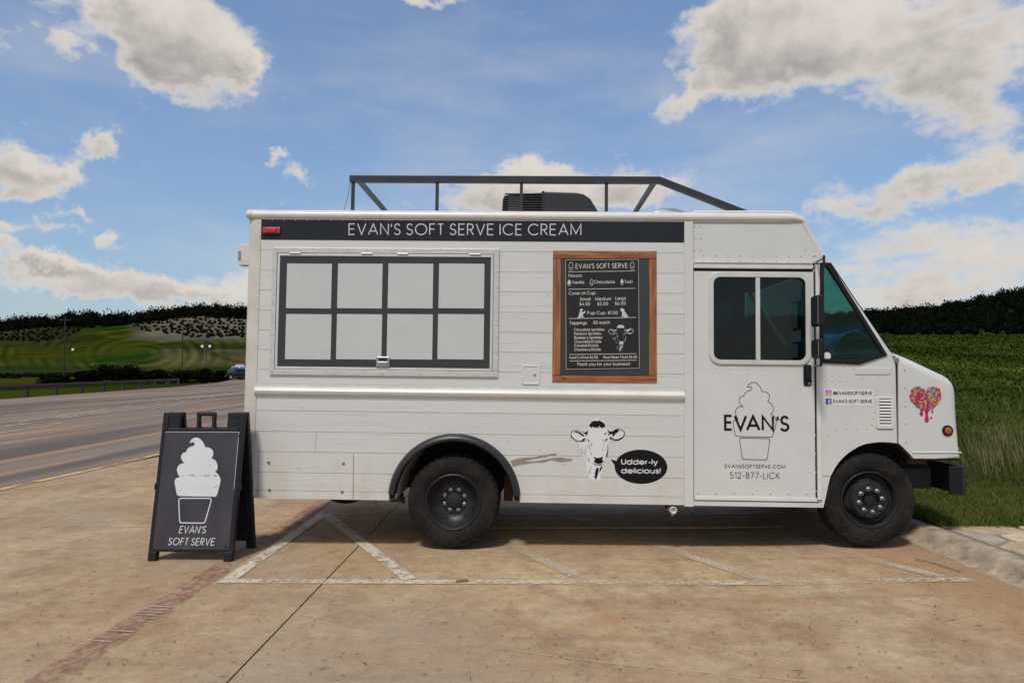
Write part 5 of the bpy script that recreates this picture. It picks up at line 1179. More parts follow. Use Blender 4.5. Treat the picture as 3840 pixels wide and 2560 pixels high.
# --- wheels
RT = (P(1872, 1883)[0]-P(1524, 1883)[0])/2
def wheel(name, c, yo, sgn, kind):
    """yo: y of the outer sidewall; sgn +1 when the outer side faces -y"""
    w = empty(name); w.parent = truck; w.location = (c[0], 0, c[1]); Y = lambda t: yo+sgn*t
    prof = [(RT*.60, .035), (RT*.615, .018), (RT*.66, .006), (RT*.74, .000), (RT*.84, .002), (RT*.90, .010), (RT*.935, .017), (RT*.945, .016), (RT*.972, .030), (RT*.99, .045), (RT, .062), (RT, .100), (RT*.985, .102), (RT*.985, .112), (RT, .114), (RT, .160), (RT*.985, .197), (RT*.92, .215), (RT*.7, .222), (RT*.6, .19)]
    def fr(i, j, r): return r-(.010 if (i % 3 == 0 and j in (8, 9, 10)) else 0)
    mb = MB().lathe([(r, Y(y)) for r, y in prof], 0, 0, 120, fr=fr)
    if sgn < 0: mb.f = [tuple(reversed(f)) for f in mb.f]
    mb.build('tyre', 'tyre', w, smooth=True, angle=28)
    k = RT
    if kind == 'rear': rp = [(k*.60, .040), (k*.605, .014), (k*.585, .010), (k*.565, .018), (k*.545, .030), (k*.525, .055), (k*.50, .085), (k*.44, .118), (k*.36, .140), (k*.31, .146), (k*.30, .146), (k*.18, .146), (k*.175, .125), (k*.15, .118), (k*.02, .114), (0, .114)]
    else: rp = [(k*.60, .040), (k*.605, .014), (k*.585, .010), (k*.565, .020), (k*.54, .050), (k*.52, .075), (k*.48, .080), (k*.44, .060), (k*.40, .030), (k*.375, .012), (k*.36, .004), (k*.20, .002), (k*.19, .008), (k*.185, .04), (k*.11, .044), (k*.10, .020), (k*.02, .016), (0, .016)]
    mb = MB().lathe([(r, Y(y)) for r, y in rp], 0, 0, 64)
    if sgn < 0: mb.f = [tuple(reversed(f)) for f in mb.f]
    rim = mb.build('rim', 'rim', w, smooth=True, angle=40)
    nr, ny, rot = (k*.235, .146, 22) if kind == 'rear' else (k*.245, .003, 10)
    for q in range(8):
        a = R(rot+45*q); ln_ = .030 if kind == 'rear' else .045
        MB().lathe([(.0, Y(ny-ln_)), (.005, Y(ny-ln_+.001)), (.0085, Y(ny-ln_+.008)), (.010, Y(ny-ln_*.55)), (.0135, Y(ny-ln_*.5)), (.0135, Y(ny-.004)), (.018, Y(ny-.002)), (.018, Y(ny+.004))], nr*math.cos(a), nr*math.sin(a), 10).build('lug_nut', 'chrome', w, smooth=True)
    nh = 4; hr_ = k*.405 if kind == 'rear' else k*.45
    for q in range(nh):
        a = R((52 if kind == 'rear' else 100)+90*q); mb = MB(); ca, sa = math.cos(a), math.sin(a); L_, W_ = (.062, .021) if kind == 'rear' else (.06, .018)
        yy = .121 if kind == 'rear' else .049; vs = []
        for i in range(14):
            t = 2*math.pi*i/14; du = L_*math.cos(t); dr_ = W_*math.sin(t); rr_ = hr_+dr_; an = a+du/hr_
            vs.append((rr_*math.cos(an), Y(yy-.002+(dr_/W_)*(-.016 if kind == 'rear' else .014)), rr_*math.sin(an)))
        mb.add(vs, [tuple(range(14))]); mb.build('painted_hand_hole', 'gap', w)  # flat dark oval over the uncut dish, painting in a hole's shade
    return w
CR = P(1698, 1882.5, .02); CF = P(3262, 1874, .03)
wheel('rear_wheel', CR, .012, 1, 'rear'); wheel('inner_rear_wheel', CR, .27, 1, 'rear'); wheel('rear_wheel', CR, WID-.012, -1, 'rear'); wheel('inner_rear_wheel', CR, WID-.27, -1, 'rear')
wheel('front_wheel', CF, .018, 1, 'front'); wheel('front_wheel', CF, WID-.018, -1, 'front')
mb = MB().tube([(CR[0], .2, CR[1]), (CR[0], WID-.2, CR[1])], .06, 12); mb.build('rear_axle', 'chassis', truck); MB().tube([(CF[0], .2, CF[1]), (CF[0], WID-.2, CF[1])], .045, 12).build('front_axle', 'chassis', truck)
for yy in (.60,):
    for k in range(4):
        ls = MB(); n = 10; hw = .62-.10*k; vs = []
        for i in range(n+1):
            t = -1+2*i/n; ls_z = CR[1]+.06-.016*k+.10*t*t*(hw/.62)**2
            for y_, z_ in ((yy, ls_z), (yy+.075, ls_z), (yy+.075, ls_z+.012), (yy, ls_z+.012)): vs.append((CR[0]+hw*t, y_, z_))
        ls.add(vs, [(4*i+j, 4*i+(j+1) % 4, 4*i+4+(j+1) % 4, 4*i+4+j) for i in range(n) for j in range(4)]+[(0, 1, 2, 3), (4*n+3, 4*n+2, 4*n+1, 4*n)]); ls.build('leaf_spring', 'rust', truck)
for a, b in ((1490, 1850), (1910, 1845)):
    u, v = P(a, b, .5); MB().box(u-.05, u+.05, .44, .56, v-.07, v+.16).build('spring_hanger', 'rust', truck, bevel=.006)
u, v = P(1506, 1890, .3); MB().tube([(u, .4, v+.05), (u, .4, v-.012)], .012, 8).build('shock_stud', 'chassis', truck)
u, v = P(2525, 1912, .02); ex = MB().lathe([(.0, .03), (.018, .028), (.020, .012), (.026, .008), (.032, .012), (.033, .05), (.033, .42)], u, v, 20).build('drain_pipe', 'post', truck, smooth=True); MB().box(u-.012, u+.012, .05, .09, v-.055, v-.028).build('valve', 'steel', ex); MB().box(u-.05, u-.02, .1, .16, v, V_SK+.02).build('pipe_bracket', 'chassis', ex)
u, v = P(1298, 1884, .8); MB().lathe([(.12, .70), (.28, .68), (.33, .75), (.33, .85), (.28, .92), (.12, .9)], u, v+.33, 32).build('spare_tyre', 'tyre', truck, smooth=True)
u, v = P(1410, 1875, .3); sp_ = MB(); sp_.prism([(u-.012, v), (u+.012, v), (u+.004, v-.09), (u-.003, v-.165), (u-.009, v-.05)], .298, .302); sp_.build('mud_flap_strap', 'twig', truck)
mb = MB().prism([P(*q) for q in ((3100,1665),(3340,1640),(3440,1700),(3440,1760),(3100,1760))], .36, .38); mb.build('front_wheel_housing', 'chassis', truck)
# --- on the roof: air conditioner, rack, vent
ya = .72; q = lambda a, b: P(a, b, ya)
acp = [q(1882, 787), q(1884, 748), q(1893, 728), q(1915, 725), q(2028, 718), q(2160, 722), q(2188, 727), q(2214, 745), q(2240, 787)]; vr = V_ROOF+.02
acp = [(acp[0][0], vr)]+acp+[(acp[-1][0]+.03, vr)]
acu = empty('air_conditioner'); acu.parent = truck
ul, um = q(1884, 750)[0], q(2036, 750)[0]
MB().prism([(min(a, 9), b) for a, b in acp], ya+.02, ya+.82).build('shroud', 'ac', acu, bevel=.03, seg=3, smooth=True)
sid = [p for p in acp if p[0] > um]; MB().prism([(um, vr), (um, q(2036, 718)[1])]+[p for p in acp[1:] if p[0] > um]+[], ya, ya+.03).build('shroud_side', 'ac', acu, bevel=.012)
MB().box(um-.012, um+.012, ya-.008, ya+.03, vr, q(2036, 716)[1]).build('shroud_rib', 'ac', acu, bevel=.006)
for k in range(8):
    zz = q(1960, 786)[1]-.02+k*.0245; sl = .0 if k < 6 else .01*(k-5)
    MB().box(ul+.004+sl, um-.012, ya-.004, ya+.02, zz, zz+.010).build('louvre', 'ac', acu)
MB().box(q(1905, 750)[0], q(1950, 750)[0], ya+.0165, ya+.0195, q(0+1905, 785)[1]-.01, q(1905, 738)[1]).build('condenser', 'alu', acu)
yk = .22; q = lambda a, b: P(a, b, yk); rack = empty('roof_rack'); rack.parent = truck; zt0, zt1 = q(1900, 684)[1], q(1900, 659)[1]; uA, uB = q(1310, 670)[0], q(2476, 670)[0]; hh = zt1-zt0
for yy in (yk, WID-yk):
    MB().box(uA, uB, yy, yy+.055, zt0, zt1).build('rail', 'rack', rack, bevel=.003)
    e = q(2802, 788); sl_ = (e[0]-uB)/(zt1-e[1]); xe = uB+sl_*(zt1-V_ROOF); MB().prism([(uB-.001, zt1), (uB-.001, zt0), (xe-hh*sl_*1.05, V_ROOF), (xe, V_ROOF)], yy, yy+.055).build('sloped_rail', 'rack', rack, bevel=.003)
    for a in (1321, 1638, 1955, 2275):
        u = q(a, 730)[0]; MB().box(u-.014, u+.014, yy+.012, yy+.042, V_ROOF-.005, zt0).build('post', 'rack', rack)
for u in (uA+.07, uB-.04): MB().box(u-.02, u+.02, yk+.055, WID-yk, zt0+.012, zt0+.05).build('cross_beam', 'rack', rack)
MB().tube([(uA+.01, yk, zt0), (uA-.01, yk, (zt0+V_ROOF)/2), (uA-.06, yk, V_ROOF-.01)], .0022, 5).build('wire', 'rubber', rack)
vt = MB(); u0, u1 = P(2415, 785, .5)[0], P(2575, 785, .5)[0]; vt.prism([(u0-.02, V_ROOF+.0), (u0+.06, V_ROOF+.085), (u0+.14, V_ROOF+.112), (u1-.14, V_ROOF+.112), (u1-.05, V_ROOF+.085), (u1+.01, V_ROOF+.0)], .35, .75); vt.build('roof_vent', 'cream', truck, bevel=.03, seg=3, smooth=True)
# blue cover lying over the dash
bc = MB(); n = 12; vs = []
for i in range(n+1):
    for j in range(n+1):
        s, t = i/n, j/n; a = P(3185+150*s, 1262+ (1-s)*85 - 40*math.sin(s*math.pi)); 
        vs.append((a[0]-.02, .35+1.4*t, a[1]+.03*math.sin(7*t+4*s)+.035))
bc.add(vs, [(i*(n+1)+j, i*(n+1)+j+1, (i+1)*(n+1)+j+1, (i+1)*(n+1)+j) for i in range(n) for j in range(n)])
bo_ = bc.build('folded_cover', 'blue', None, smooth=True); bo_.matrix_world = TM; md = bo_.modifiers.new('thick', 'SOLIDIFY'); md.thickness = .012
tag(bo_, 'blue cloth cover lying on the dashboard behind the windshield of the food truck', 'cover')

# ------------------------------------------------------------------ sidewalk sign
def sidewalk_sign():
    fl = Vector((*onground(551, 2103), 0)); frt = Vector((*onground(870, 2106), 0)); fl.z = frt.z = 0
    ex = (frt-fl).normalized(); wid = (frt-fl).length; ey = Vector((-ex.y, ex.x, 0))
    Hs, dep = 1.205, .205                               # height, half spread
    m = Matrix.Translation(fl) @ Matrix(((ex.x, ey.x, 0, 0), (ex.y, ey.y, 0, 0), (0, 0, 1, 0), (0, 0, 0, 1)))
    root = empty('sidewalk_sign', m); tag(root, 'black plastic A-frame sidewalk sign with white soft serve poster beside the food truck', 'sign')
    ln_ = math.hypot(Hs, dep); an = math.atan2(dep, Hs)
    fm = Matrix.Rotation(-an, 4, 'X')                   # front leaf leans back
    FR = Frame(m @ fm); q = FR.uv
    top = ln_; W_ = wid
    def leaf(name, mat4, extra):
        o = empty(name, mat4); o.parent = root; o.matrix_parent_inverse = Matrix.Identity(4); o.matrix_local = mat4
        fw = .052
        # frame: outline with handle slots at the head and two feet at the base
        MB().box(0, fw, 0, .05, 0, top-.002).build('side_rail', 'sign_black', o, bevel=.008); MB().box(W_-fw, W_, 0, .05, 0, top-.002).build('side_rail', 'sign_black', o, bevel=.008)
        MB().box(fw-.001, W_-fw+.001, .001, .049, .075, .165).build('bottom_rail', 'sign_black', o, bevel=.006)
        hz0 = top-.17; MB().box(fw-.001, W_-fw+.001, .001, .049, hz0, top-.135).build('top_rail', 'sign_black', o, bevel=.006)
        hw = (W_-2*fw)
        for a, b in ((0, .16), (.40, .44), (.62, .66), (.84, 1.0)):
            MB().box(fw+hw*a, fw+hw*b, .004, .046, top-.14, top-.012).build('handle_web', 'sign_black', o, bevel=.006)
        MB().box(fw+hw*.40, fw+hw*.66, .004, .046, top-.03, top).build('carry_handle', 'sign_black', o, bevel=.008)
        for a in (0, W_-.075): MB().box(a+.002, a+.073, -.004, .054, 0.0, .08).build('foot', 'sign_black', o, bevel=.008)
        for a in (.0, .84): MB().box(fw*.0+fw+hw*a-(.03 if a == 0 else 0), fw+hw*a+.10, .002, .048, top-.045, top-.003).build('hinge_knuckle', 'sign_black', o, bevel=.006)
        MB().box(fw-.004, W_-fw+.004, .02, .03, .16, hz0+.004).build('back_sheet', 'sign_black', o)
        return o
    f = leaf('front_leaf', fm, True)
    for s in (-.006, W_-.014): MB().box(s, s+.02, -.006, .056, top*.47, top*.51).build('clip', 'sign_black', f, bevel=.004)
    pz0, pz1 = .158, top-.165; px0, px1 = .052, W_-.052
    c = [q(623, 1619), q(901, 1617), q(856, 2062), q(571, 2057)]
    px0 = .5*(c[0][0]+c[3][0]); px1 = .5*(c[1][0]+c[2][0]); pz0 = .5*(c[2][1]+c[3][1]); pz1 = .5*(c[0][1]+c[1][1])
    pad = MB().box(px0, px1, -.003, .019, pz0, pz1).build('poster', 'poster', f, bevel=.001)
    MB().ribbon([(px0+.003, pz1-.003), (px1-.002, pz1-.003), (px1-.002, pz1*.55)], .003, -.0036).build('poster_edge', 'poster_white', f)
    sg = lambda a, b: q(500+a*.41447, 1500+b*.41447)
    ml = lambda a, b: sg(376+(a-527)/573*414, 337+(b-119)/728*535)
    MB().sheet([ml(*p) for p in SWIRL_PATH], -.0042).build('ice_cream_print', 'poster_white', f)
    MB().ribbon([sg(*p) for p in ((428,886),(690,886),(703,893),(706,908),(652,1095),(645,1106),(630,1110),(440,1108),(425,1102),(420,1085),(413,905),(418,890))], .0085, -.0042, True).build('cup_print', 'poster_white', f)
    lettering("EVAN'S", sg(412, 1202), sg(652, 1203), sg(0, 1135)[1]-sg(0, 1202)[1], -.0042, .105, .16).build('lettering', 'poster_white', f); lettering("SOFT SERVE", sg(312, 1310), sg(730, 1313), sg(0, 1242)[1]-sg(0, 1310)[1], -.0042, .105, .16).build('lettering', 'poster_white', f)
    mk = MB(); mr = random.Random(3)
    for k in range(26):
        a = mr.uniform(420, 780); mk.ribbon([sg(a, 680+mr.uniform(-8, 8)), sg(a+mr.uniform(10, 34), 682+mr.uniform(-6, 8))], .0012, -.0048)
    mk.ribbon([sg(735, 790), sg(762, 775)], .004, -.0049); mk.build('scuff_marks', 'sign_black', f)
    for a, b in ((.03, top-.20), (W_-.03, top-.20), (.03, .12), (W_-.06, .12)): MB().lathe([(.0, -.004), (.010, -.004), (.012, .0), (.012, .003)], a, b, 12).build('rivet', 'rubber', f)
    bmx = Matrix.Translation((0, 2*dep+.0, 0)) @ Matrix.Rotation(an, 4, 'X') @ Matrix.Translation((0, -.05, 0))
    bmx = Matrix.Translation((W_, 2*dep+.102, 0)) @ Matrix.Rotation(math.pi, 4, 'Z') @ fm
    b = leaf('back_leaf', bmx, False)
    for k in range(5): MB().box(.10+k*.11, .115+k*.11, .03, .036, .2, top-.22).build('rib', 'sign_black', b)
sidewalk_sign()
# ------------------------------------------------------------------ roadside: guardrail, poles, lamps, vehicles
def gx(d): return road_edge(d)-.9
def guardrail():
    root = empty('guardrail', loc=(gx(40), 40-6.29, road_z(40))); tag(root, 'rusty roadside guardrail on dark posts along the far road edge', 'guardrail')
    off = Vector(root.location); ds = []; d = 22.0
    while d < 73: ds.append(d); d += 3.6
    for d in ds:
        z = gz(gx(d), d-6.29)-.15; MB().box(gx(d)-.09-off.x, gx(d)+.07-off.x, d-6.29-.08-off.y, d-6.29+.08-off.y, z-off.z-.2, road_z(d)+.62-off.z).build('post', 'galv', root)
    mb = MB(); prof = [(.07, .42), (.10, .46), (.12, .50), (.09, .56), (.12, .63), (.10, .68), (.07, .72), (.05, .72), (.06, .56), (.05, .42)]; n = len(prof); vs = []
    for d in ds:
        for a, b in prof: vs.append((gx(d)+a-off.x, d-6.29-off.y, road_z(d)+b+.02-off.z))
    mb.add(vs, [(i*n+j, i*n+(j+1) % n, (i+1)*n+(j+1) % n, (i+1)*n+j) for i in range(len(ds)-1) for j in range(n)]); mb.build('beam', 'rail', root)
guardrail()
def to_px(px, d): return (px-1954)/F*d*1.0
def pole(px, d, ytop, r, label, arms):
    x = to_px(px, d); z = gz(x, d-6.29); H = 1.5+(1415-ytop)*d/F-z
    root = empty('utility_pole', loc=(x, d-6.29, z)); tag(root, label, 'utility pole')
    MB().tube([(0, 0, -.5), (0, 0, H*.5), (0, 0, H)], [r, r*.85, r*.7], 10).build('shaft', 'pole', root, smooth=True)
    for h in arms:
        MB().box(-.9, .9, -.05, .05, H-h-.06, H-h+.06).build('cross_arm', 'pole', root)
        for k in (-.75, .75): MB().tube([(k, 0, H-h+.05), (k, 0, H-h+.2)], .04, 6).build('insulator', 'galv', root)
pole(227, 105, 1185, .13, 'tall dark utility pole rising past the wooded crest by the bushes', (.5,))
pole(676, 125, 1236, .12, 'shorter dark utility pole in front of the tan orchard slope', ())
def lamp(px, d, ytop, twin, label):
    x = to_px(px, d); z = gz(x, d-6.29); H = 1.5+(1415-ytop)*d/F-z
    root = empty('street_lamp', loc=(x, d-6.29, z)); tag(root, label, 'street lamp', 'lamps beyond the road')
    MB().tube([(0, 0, -.4), (0, 0, H)], [.085, .07], 8).build('post', 'pole', root)
    for s in ((-1, 1) if twin else (1,)):
        MB().bar((0, 0, H-.25), (s*.75, 0, H-.05), .08, .08).build('arm', 'pole', root)
        h = MB().lathe([(0, -.25), (.22, -.25), (.36, -.1), (.38, .05), (.3, .2), (0, .24)], s*.8, H-.42, 14).build('lamp_head', 'pole', root, smooth=True)
        MB().lathe([(0, -.30), (.20, -.28), (.30, -.22)], s*.8, H-.46, 14).build('lamp_glass', 'lamp_white', root, smooth=True)
lamp(247, 150, 1302, False, 'single-headed lamp post in the field beside the tall utility pole')
lamp(767, 150, 1290, True, 'twin-headed lamp post in the field in front of the pale mound')
def rail_fence():
    d0 = 150; xs = [to_px(px, d0) for px in range(-120, 880, 22)]; root = empty('field_fence', loc=(xs[0], d0-6.29, gz(xs[0], d0-6.29))); tag(root, 'thin dark post and rail fence across the field foot', 'fence'); o = Vector(root.location)
    for x in xs:
        z = gz(x, d0-6.29); MB().box(x-o.x-.06, x-o.x+.06, -.06, .06, z-o.z-.2, z-o.z+1.1).build('post', 'pole', root)
    for h in (.45, .95):
        MB().tube([(x-o.x, 0, gz(x, d0-6.29)+h-o.z) for x in xs], .05, 5).build('rail', 'pole', root)
rail_fence()
def wheel_small(parent, x, y, r, w):
    o = empty('wheel'); o.parent = parent; o.location = (x, y, r)
    MB().lathe([(0, -w/2), (r*.6, -w/2), (r*.92, -w/2), (r, -w*.3), (r, w*.3), (r*.92, w/2), (0, w/2)], 0, 0, 20).build('tyre', 'rubber', o, smooth=True)
    MB().lathe([(0, -w/2-.012), (r*.5, -w/2-.01), (r*.58, -w/2)], 0, 0, 16).build('rim', 'alu', o); MB().lathe([(r*.58, w/2), (r*.5, w/2+.01), (0, w/2+.012)], 0, 0, 16).build('rim', 'alu', o)
def pickup():
    px, py = 862, 1432; p = hit(px, py, 30, 200); d = p.y+6.29
    root = empty('pickup_truck', Matrix.Translation((p.x+.3, p.y+1.5, road_z(p.y+6.29+1.5))) @ Matrix.Rotation(R(-118), 4, 'Z')); tag(root, 'dark pickup with a white plate driving towards the lot on the far road', 'pickup')
    W2 = .98                                            # x forward, y left
    MB().prism([(2.75, .45), (2.78, .75), (2.70, 1.02), (1.15, 1.14), (.95, 1.16), (-2.6, 1.10), (-2.7, .5)], -W2, W2).build('body', 'carblack', root, bevel=.08, seg=3)
    gh = MB(); a = [(1.2, 1.10), (.45, 1.82), (-1.15, 1.86), (-1.35, 1.10)]; vs = [(x, -W2+.06+(z-1.1)*.2, z) for x, z in a]+[(x, W2-.06-(z-1.1)*.2, z) for x, z in a]
    gh.add(vs, [(0, 1, 2, 3), (7, 6, 5, 4), (0, 4, 5, 1), (1, 5, 6, 2), (2, 6, 7, 3)]); gh.build('cab', 'carblack', root, bevel=.06, seg=2)
    MB().add([(1.16, -.78, 1.17), (1.16, .78, 1.17), (.54, .70, 1.76), (.54, -.70, 1.76)], [(0, 1, 2, 3)]).build('windscreen', 'carglass', root)
    o = root.children[-1]; o.location = (.035, 0, .03)
    for s in (-1, 1):
        MB().prism([(.95, 1.2), (.42, 1.74), (-1.0, 1.76), (-1.15, 1.2)], s*(W2-.09)-.03, s*(W2-.09)+.03).build('side_window', 'carglass', root)
        MB().box(2.70, 2.80, s*.72-.18, s*.72+.18, .78, .98).build('headlight', 'chrome', root, bevel=.03)
        MB().box(.95, 1.15, s*1.02-.03, s*1.22, 1.2, 1.38).build('wing_mirror', 'carblack', root, bevel=.03) if s > 0 else MB().box(.95, 1.15, -1.22, -.99, 1.2, 1.38).build('wing_mirror', 'carblack', root, bevel=.03)
    MB().box(2.74, 2.82, -.5, .5, .74, .98).build('grille', 'chrome', root, bevel=.02); MB().box(2.70, 2.90, -.95, .95, .42, .64).build('bumper', 'alu', root, bevel=.05); MB().box(2.895, 2.915, -.2, .2, .46, .62).build('number_plate', 'sticker', root)
    for x in (1.75, -1.75):
        for y in (-.86, .86): wheel_small(root, x, y, .40, .26)
    return p
pk = pickup()
def far_van():
    d = pk.y+6.29+9; x = to_px(915, d); root = empty('box_van', Matrix.Translation((x, d-6.29, road_z(d))) @ Matrix.Rotation(R(-118), 4, 'Z')); tag(root, 'pale box van with a red roof behind the dark pickup', 'van')
    MB().box(-3.4, 1.2, -1.1, 1.1, .6, 2.5).build('cargo_box', 'carwhite', root, bevel=.05); MB().box(-3.42, 1.25, -1.12, 1.12, 2.5, 2.75).build('roof', 'carred', root, bevel=.06)
    MB().prism([(1.2, .5), (2.9, .5), (2.9, 1.25), (2.3, 1.4), (1.9, 2.2), (1.2, 2.2)], -1.0, 1.0).build('cab', 'carwhite', root, bevel=.06)
    MB().add([(2.36, -.85, 1.44), (2.36, .85, 1.44), (1.98, .8, 2.1), (1.98, -.8, 2.1)], [(0, 1, 2, 3)]).build('windscreen', 'carglass', root)
    for s in (-.7, .7): MB().box(2.86, 2.95, s-.15, s+.15, .85, 1.05).build('headlight', 'chrome', root, bevel=.02)
    for xx in (2.1, -2.2):
        for y in (-.92, .92): wheel_small(root, xx, y, .40, .25)
far_van()

# ------------------------------------------------------------------ leaves and trees
def crown(mb, rg, c, rx, ry, rz, n, leaf, clumps=9):
    cl = []
    for k in range(clumps):
        while True:
            v = Vector((rg.uniform(-1, 1), rg.uniform(-1, 1), rg.uniform(-.7, 1)))
            if v.length < 1: break
        cl.append((v*.72, rg.uniform(.26, .5)))
    for k in range(n):
        p, s = rg.choice(cl); v = Vector((rg.gauss(0, 1), rg.gauss(0, 1), rg.gauss(0, 1))).normalized()*s*rg.uniform(.5, 1)**.5
        q = p+v; x = c[0]+q.x*rx; y = c[1]+q.y*ry; z = c[2]+q.z*rz
        a = Vector((rg.gauss(0, 1), rg.gauss(0, 1), rg.gauss(0, .6))).normalized(); b = a.cross(Vector((rg.gauss(0, 1), rg.gauss(0, 1), rg.gauss(0, 1)))).normalized(); l = leaf*rg.uniform(.6, 1.3)
        P0 = Vector((x, y, z)); mb.add([P0-a*l, P0+b*l*.5, P0+a*l, P0-b*l*.5], [(0, 1, 2, 3)])
def shrub(px, ybase, d, w, h, seed, label):
    rg = random.Random(seed); x = to_px(px, d); z = gz(x, d-6.29); wm = w/F*d; hm = h/F*d
    root = empty('roadside_shrub', loc=(x, d-6.29, z)); tag(root, label, 'shrub', 'dark shrubs beyond the guardrail')
    tr = MB()
    for k in range(4):
        a = rg.uniform(0, 6.28); e = (math.cos(a)*wm*.25, math.sin(a)*wm*.2, hm*.7); tr.tube([(0, 0, -.2), (e[0]*.4, e[1]*.4, hm*.35), e], [.09, .06, .03], 6)
    tr.build('trunk', 'bark', root)
    wm *= 1.25; hm *= 1.1; mb = MB(); crown(mb, rg, (0, 0, hm*.56), wm*.56, wm*.42, hm*.56, 1900, .15, 13); crown(mb, rg, (0, 0, hm*.2), wm*.6, wm*.42, hm*.3, 900, .16, 8); mb.build('crown', 'leaf_dark', root)
ORD = ('first', 'second', 'third', 'fourth', 'fifth', 'sixth', 'seventh', 'eighth')
SH = ((205,100,95,26,'low'),(285,102,90,44,'ragged'),(345,104,100,64,'tall spreading'),(415,104,105,62,'tall spreading'),(485,106,90,58,'tall spreading'),(545,106,90,50,'ragged'),(610,108,90,40,'ragged'),(672,108,90,44,'rounded'),(770,110,75,42,''),(822,112,60,40,''))
for k, (px, d, w, h, ad) in enumerate(SH):
    lb = '%s dark shrub beyond the guardrail, %s of the row counted from the tall pole' % (ad, ORD[k]) if k < 8 else ('dark rounded shrub between the twin-headed lamp and the pickup', 'dark rounded shrub just behind the dark pickup')[k-8]
    shrub(px, 0, d, w, h, 40+k, lb)
hedge = MB(); rg = random.Random(21)
for k in range(2600):
    px = rg.uniform(-300, 300); d = 140+rg.uniform(-.5, .5); x = to_px(px, d); z = gz(x, d-6.29)+rg.uniform(0, .75); a = Vector((rg.gauss(0, 1), rg.gauss(0, 1), rg.gauss(0, 1))).normalized()*.16; b = a.orthogonal().normalized()*.1; p = Vector((x, d-6.29, z))
    hedge.add([p-a, p+b, p+a, p-b], [(0, 1, 2, 3)])
tag(hedge.build('clipped_hedge', 'leaf_wood'), 'long low black hedge across the field behind the tall utility pole', 'hedge')

def lumpy(seed, n=2):
    bm = bmesh.new(); bmesh.ops.create_icosphere(bm, subdivisions=n, radius=1.0); rg = random.Random(seed); o = Vector((rg.uniform(0, 50), rg.uniform(0, 50), 0))
    for v in bm.verts: v.co *= 1+.55*mnoise.noise(v.co*1.6+o)+.25*mnoise.noise(v.co*4+o)
    vs = [tuple(v.co) for v in bm.verts]; bm.verts.index_update(); fs = [tuple(w.index for w in f.verts) for f in bm.faces]; bm.free()
    return vs, fs
LUMPS = [lumpy(s) for s in range(6)]; LUMP1 = [lumpy(s, 1) for s in range(6)]
def wood(name, label, spots, mat, rg, nl, ls):
    mb = MB()
    for x, y, s, tall in spots:
        z = gz(x, y); vs, fs = rg.choice(LUMP1); h = s*tall
        mb.add([(x+u*s*.55, y+v*s*.55, z+h*.6+w*h*.65) for u, v, w in vs], fs)
        for k in range(nl):
            v = Vector((rg.gauss(0, 1), rg.gauss(0, 1), rg.gauss(0, 1))).normalized()*rg.uniform(.6, 1.02); p = Vector((x+v.x*s, y+v.y*s, z+h*.75+v.z*h))
            a = Vector((rg.gauss(0, 1), rg.gauss(0, 1), rg.gauss(0, 1))).normalized()*s*ls*rg.uniform(.6, 1.3); b = a.cross(Vector((rg.gauss(0, 1), rg.gauss(0, 1), rg.gauss(0, 1)))).normalized()*a.length*.6
            mb.add([p-a, p+b, p+a, p-b], [(0, 1, 2, 3)])
    o = mb.build(name, mat); tag(o, label, 'wood', kind='stuff'); return o
rg = random.Random(31); sp = []
for k in range(1250):
    px = rg.uniform(-700, 1500)
    crest = interp([(-700,70),(0,70),(300,80),(450,95),(600,95),(760,40),(905,50),(1500,60)], px); d = 600-crest*.75*rg.random()**1.2+rg.uniform(0, 60)*rg.random()
    s_ = rg.uniform(2.6, 5.0); sp.append((to_px(px, d), d-6.29, s_, rg.uniform(1.0, 1.6)))
wood('hill_wood', 'black wood along the crest of the green hill behind the road', sp, 'leaf_wood', rg, 40, .2)
sp = []
for k in range(3600):
    px = rg.uniform(2800, 4500); d = 71+175*rg.random()**1.1; s_ = rg.uniform(.45, .8)*(.55+d/160); sp.append((to_px(px, d), d-6.29, s_, rg.uniform(.9, 1.3)))
wood('slope_wood', 'black wood on the slope above the grass bank behind the truck nose', sp, 'leaf_wood', rg, 34, .2)
# orchard on the tan slope: each little tree a thing of its own
src = None; cnt = 0; rg = random.Random(77)
def orchard(px, py):
    global src, cnt
    p = hit(px, py, 150, 700)
    if p.y > 690: return
    if src is None:
        root = empty('orchard_tree'); c = MB(); rr_ = random.Random(1)
        vs, fs = LUMPS[0]; c.add([(u*1.5, v*1.5, 1.5+w*1.2) for u, v, w in vs], fs); crown(c, rr_, (0, 0, 1.5), 2.0, 2.0, 1.6, 120, .5, 6); c = c.build('crown', 'leaf_orch', root)
        MB().tube([(0, 0, -.3), (0, 0, .9)], .18, 5).build('trunk', 'bark', root); src = root; o = root
    else: o = copy_tree(src)
    o.location = p; o.rotation_euler.z = rg.uniform(0, 6.28); s = rg.uniform(.75, 1.25)*.68; o.scale = (s, s, s*rg.uniform(.8, 1.1)); cnt += 1
    return o
for r_ in range(9):
    for k in range(30):
        py = 1172+r_*11.5+rg.uniform(-4, 4); px = 470+k*15+rg.uniform(-6, 6)+r_*6
        lo = interp([(1165,690),(1185,560),(1215,480),(1240,520),(1262,680),(1280,820)], py)
        if px < lo or px > 920: continue
        o = orchard(px, py)
        if o is not None: tag(o, 'small round dark tree in the orchard rows on the tan slope', 'tree', 'orchard trees on the tan slope')
for r_ in range(5):
    for k in range(17):
        py = 1236+r_*11+rg.uniform(-4, 4); px = -10+k*19+rg.uniform(-7, 7)
        if px > 330-r_*35: continue
        o = orchard(px, py)
        if o is not None: tag(o, 'small round dark tree on the green slope below the long wood', 'tree', 'scattered trees on the green slope')

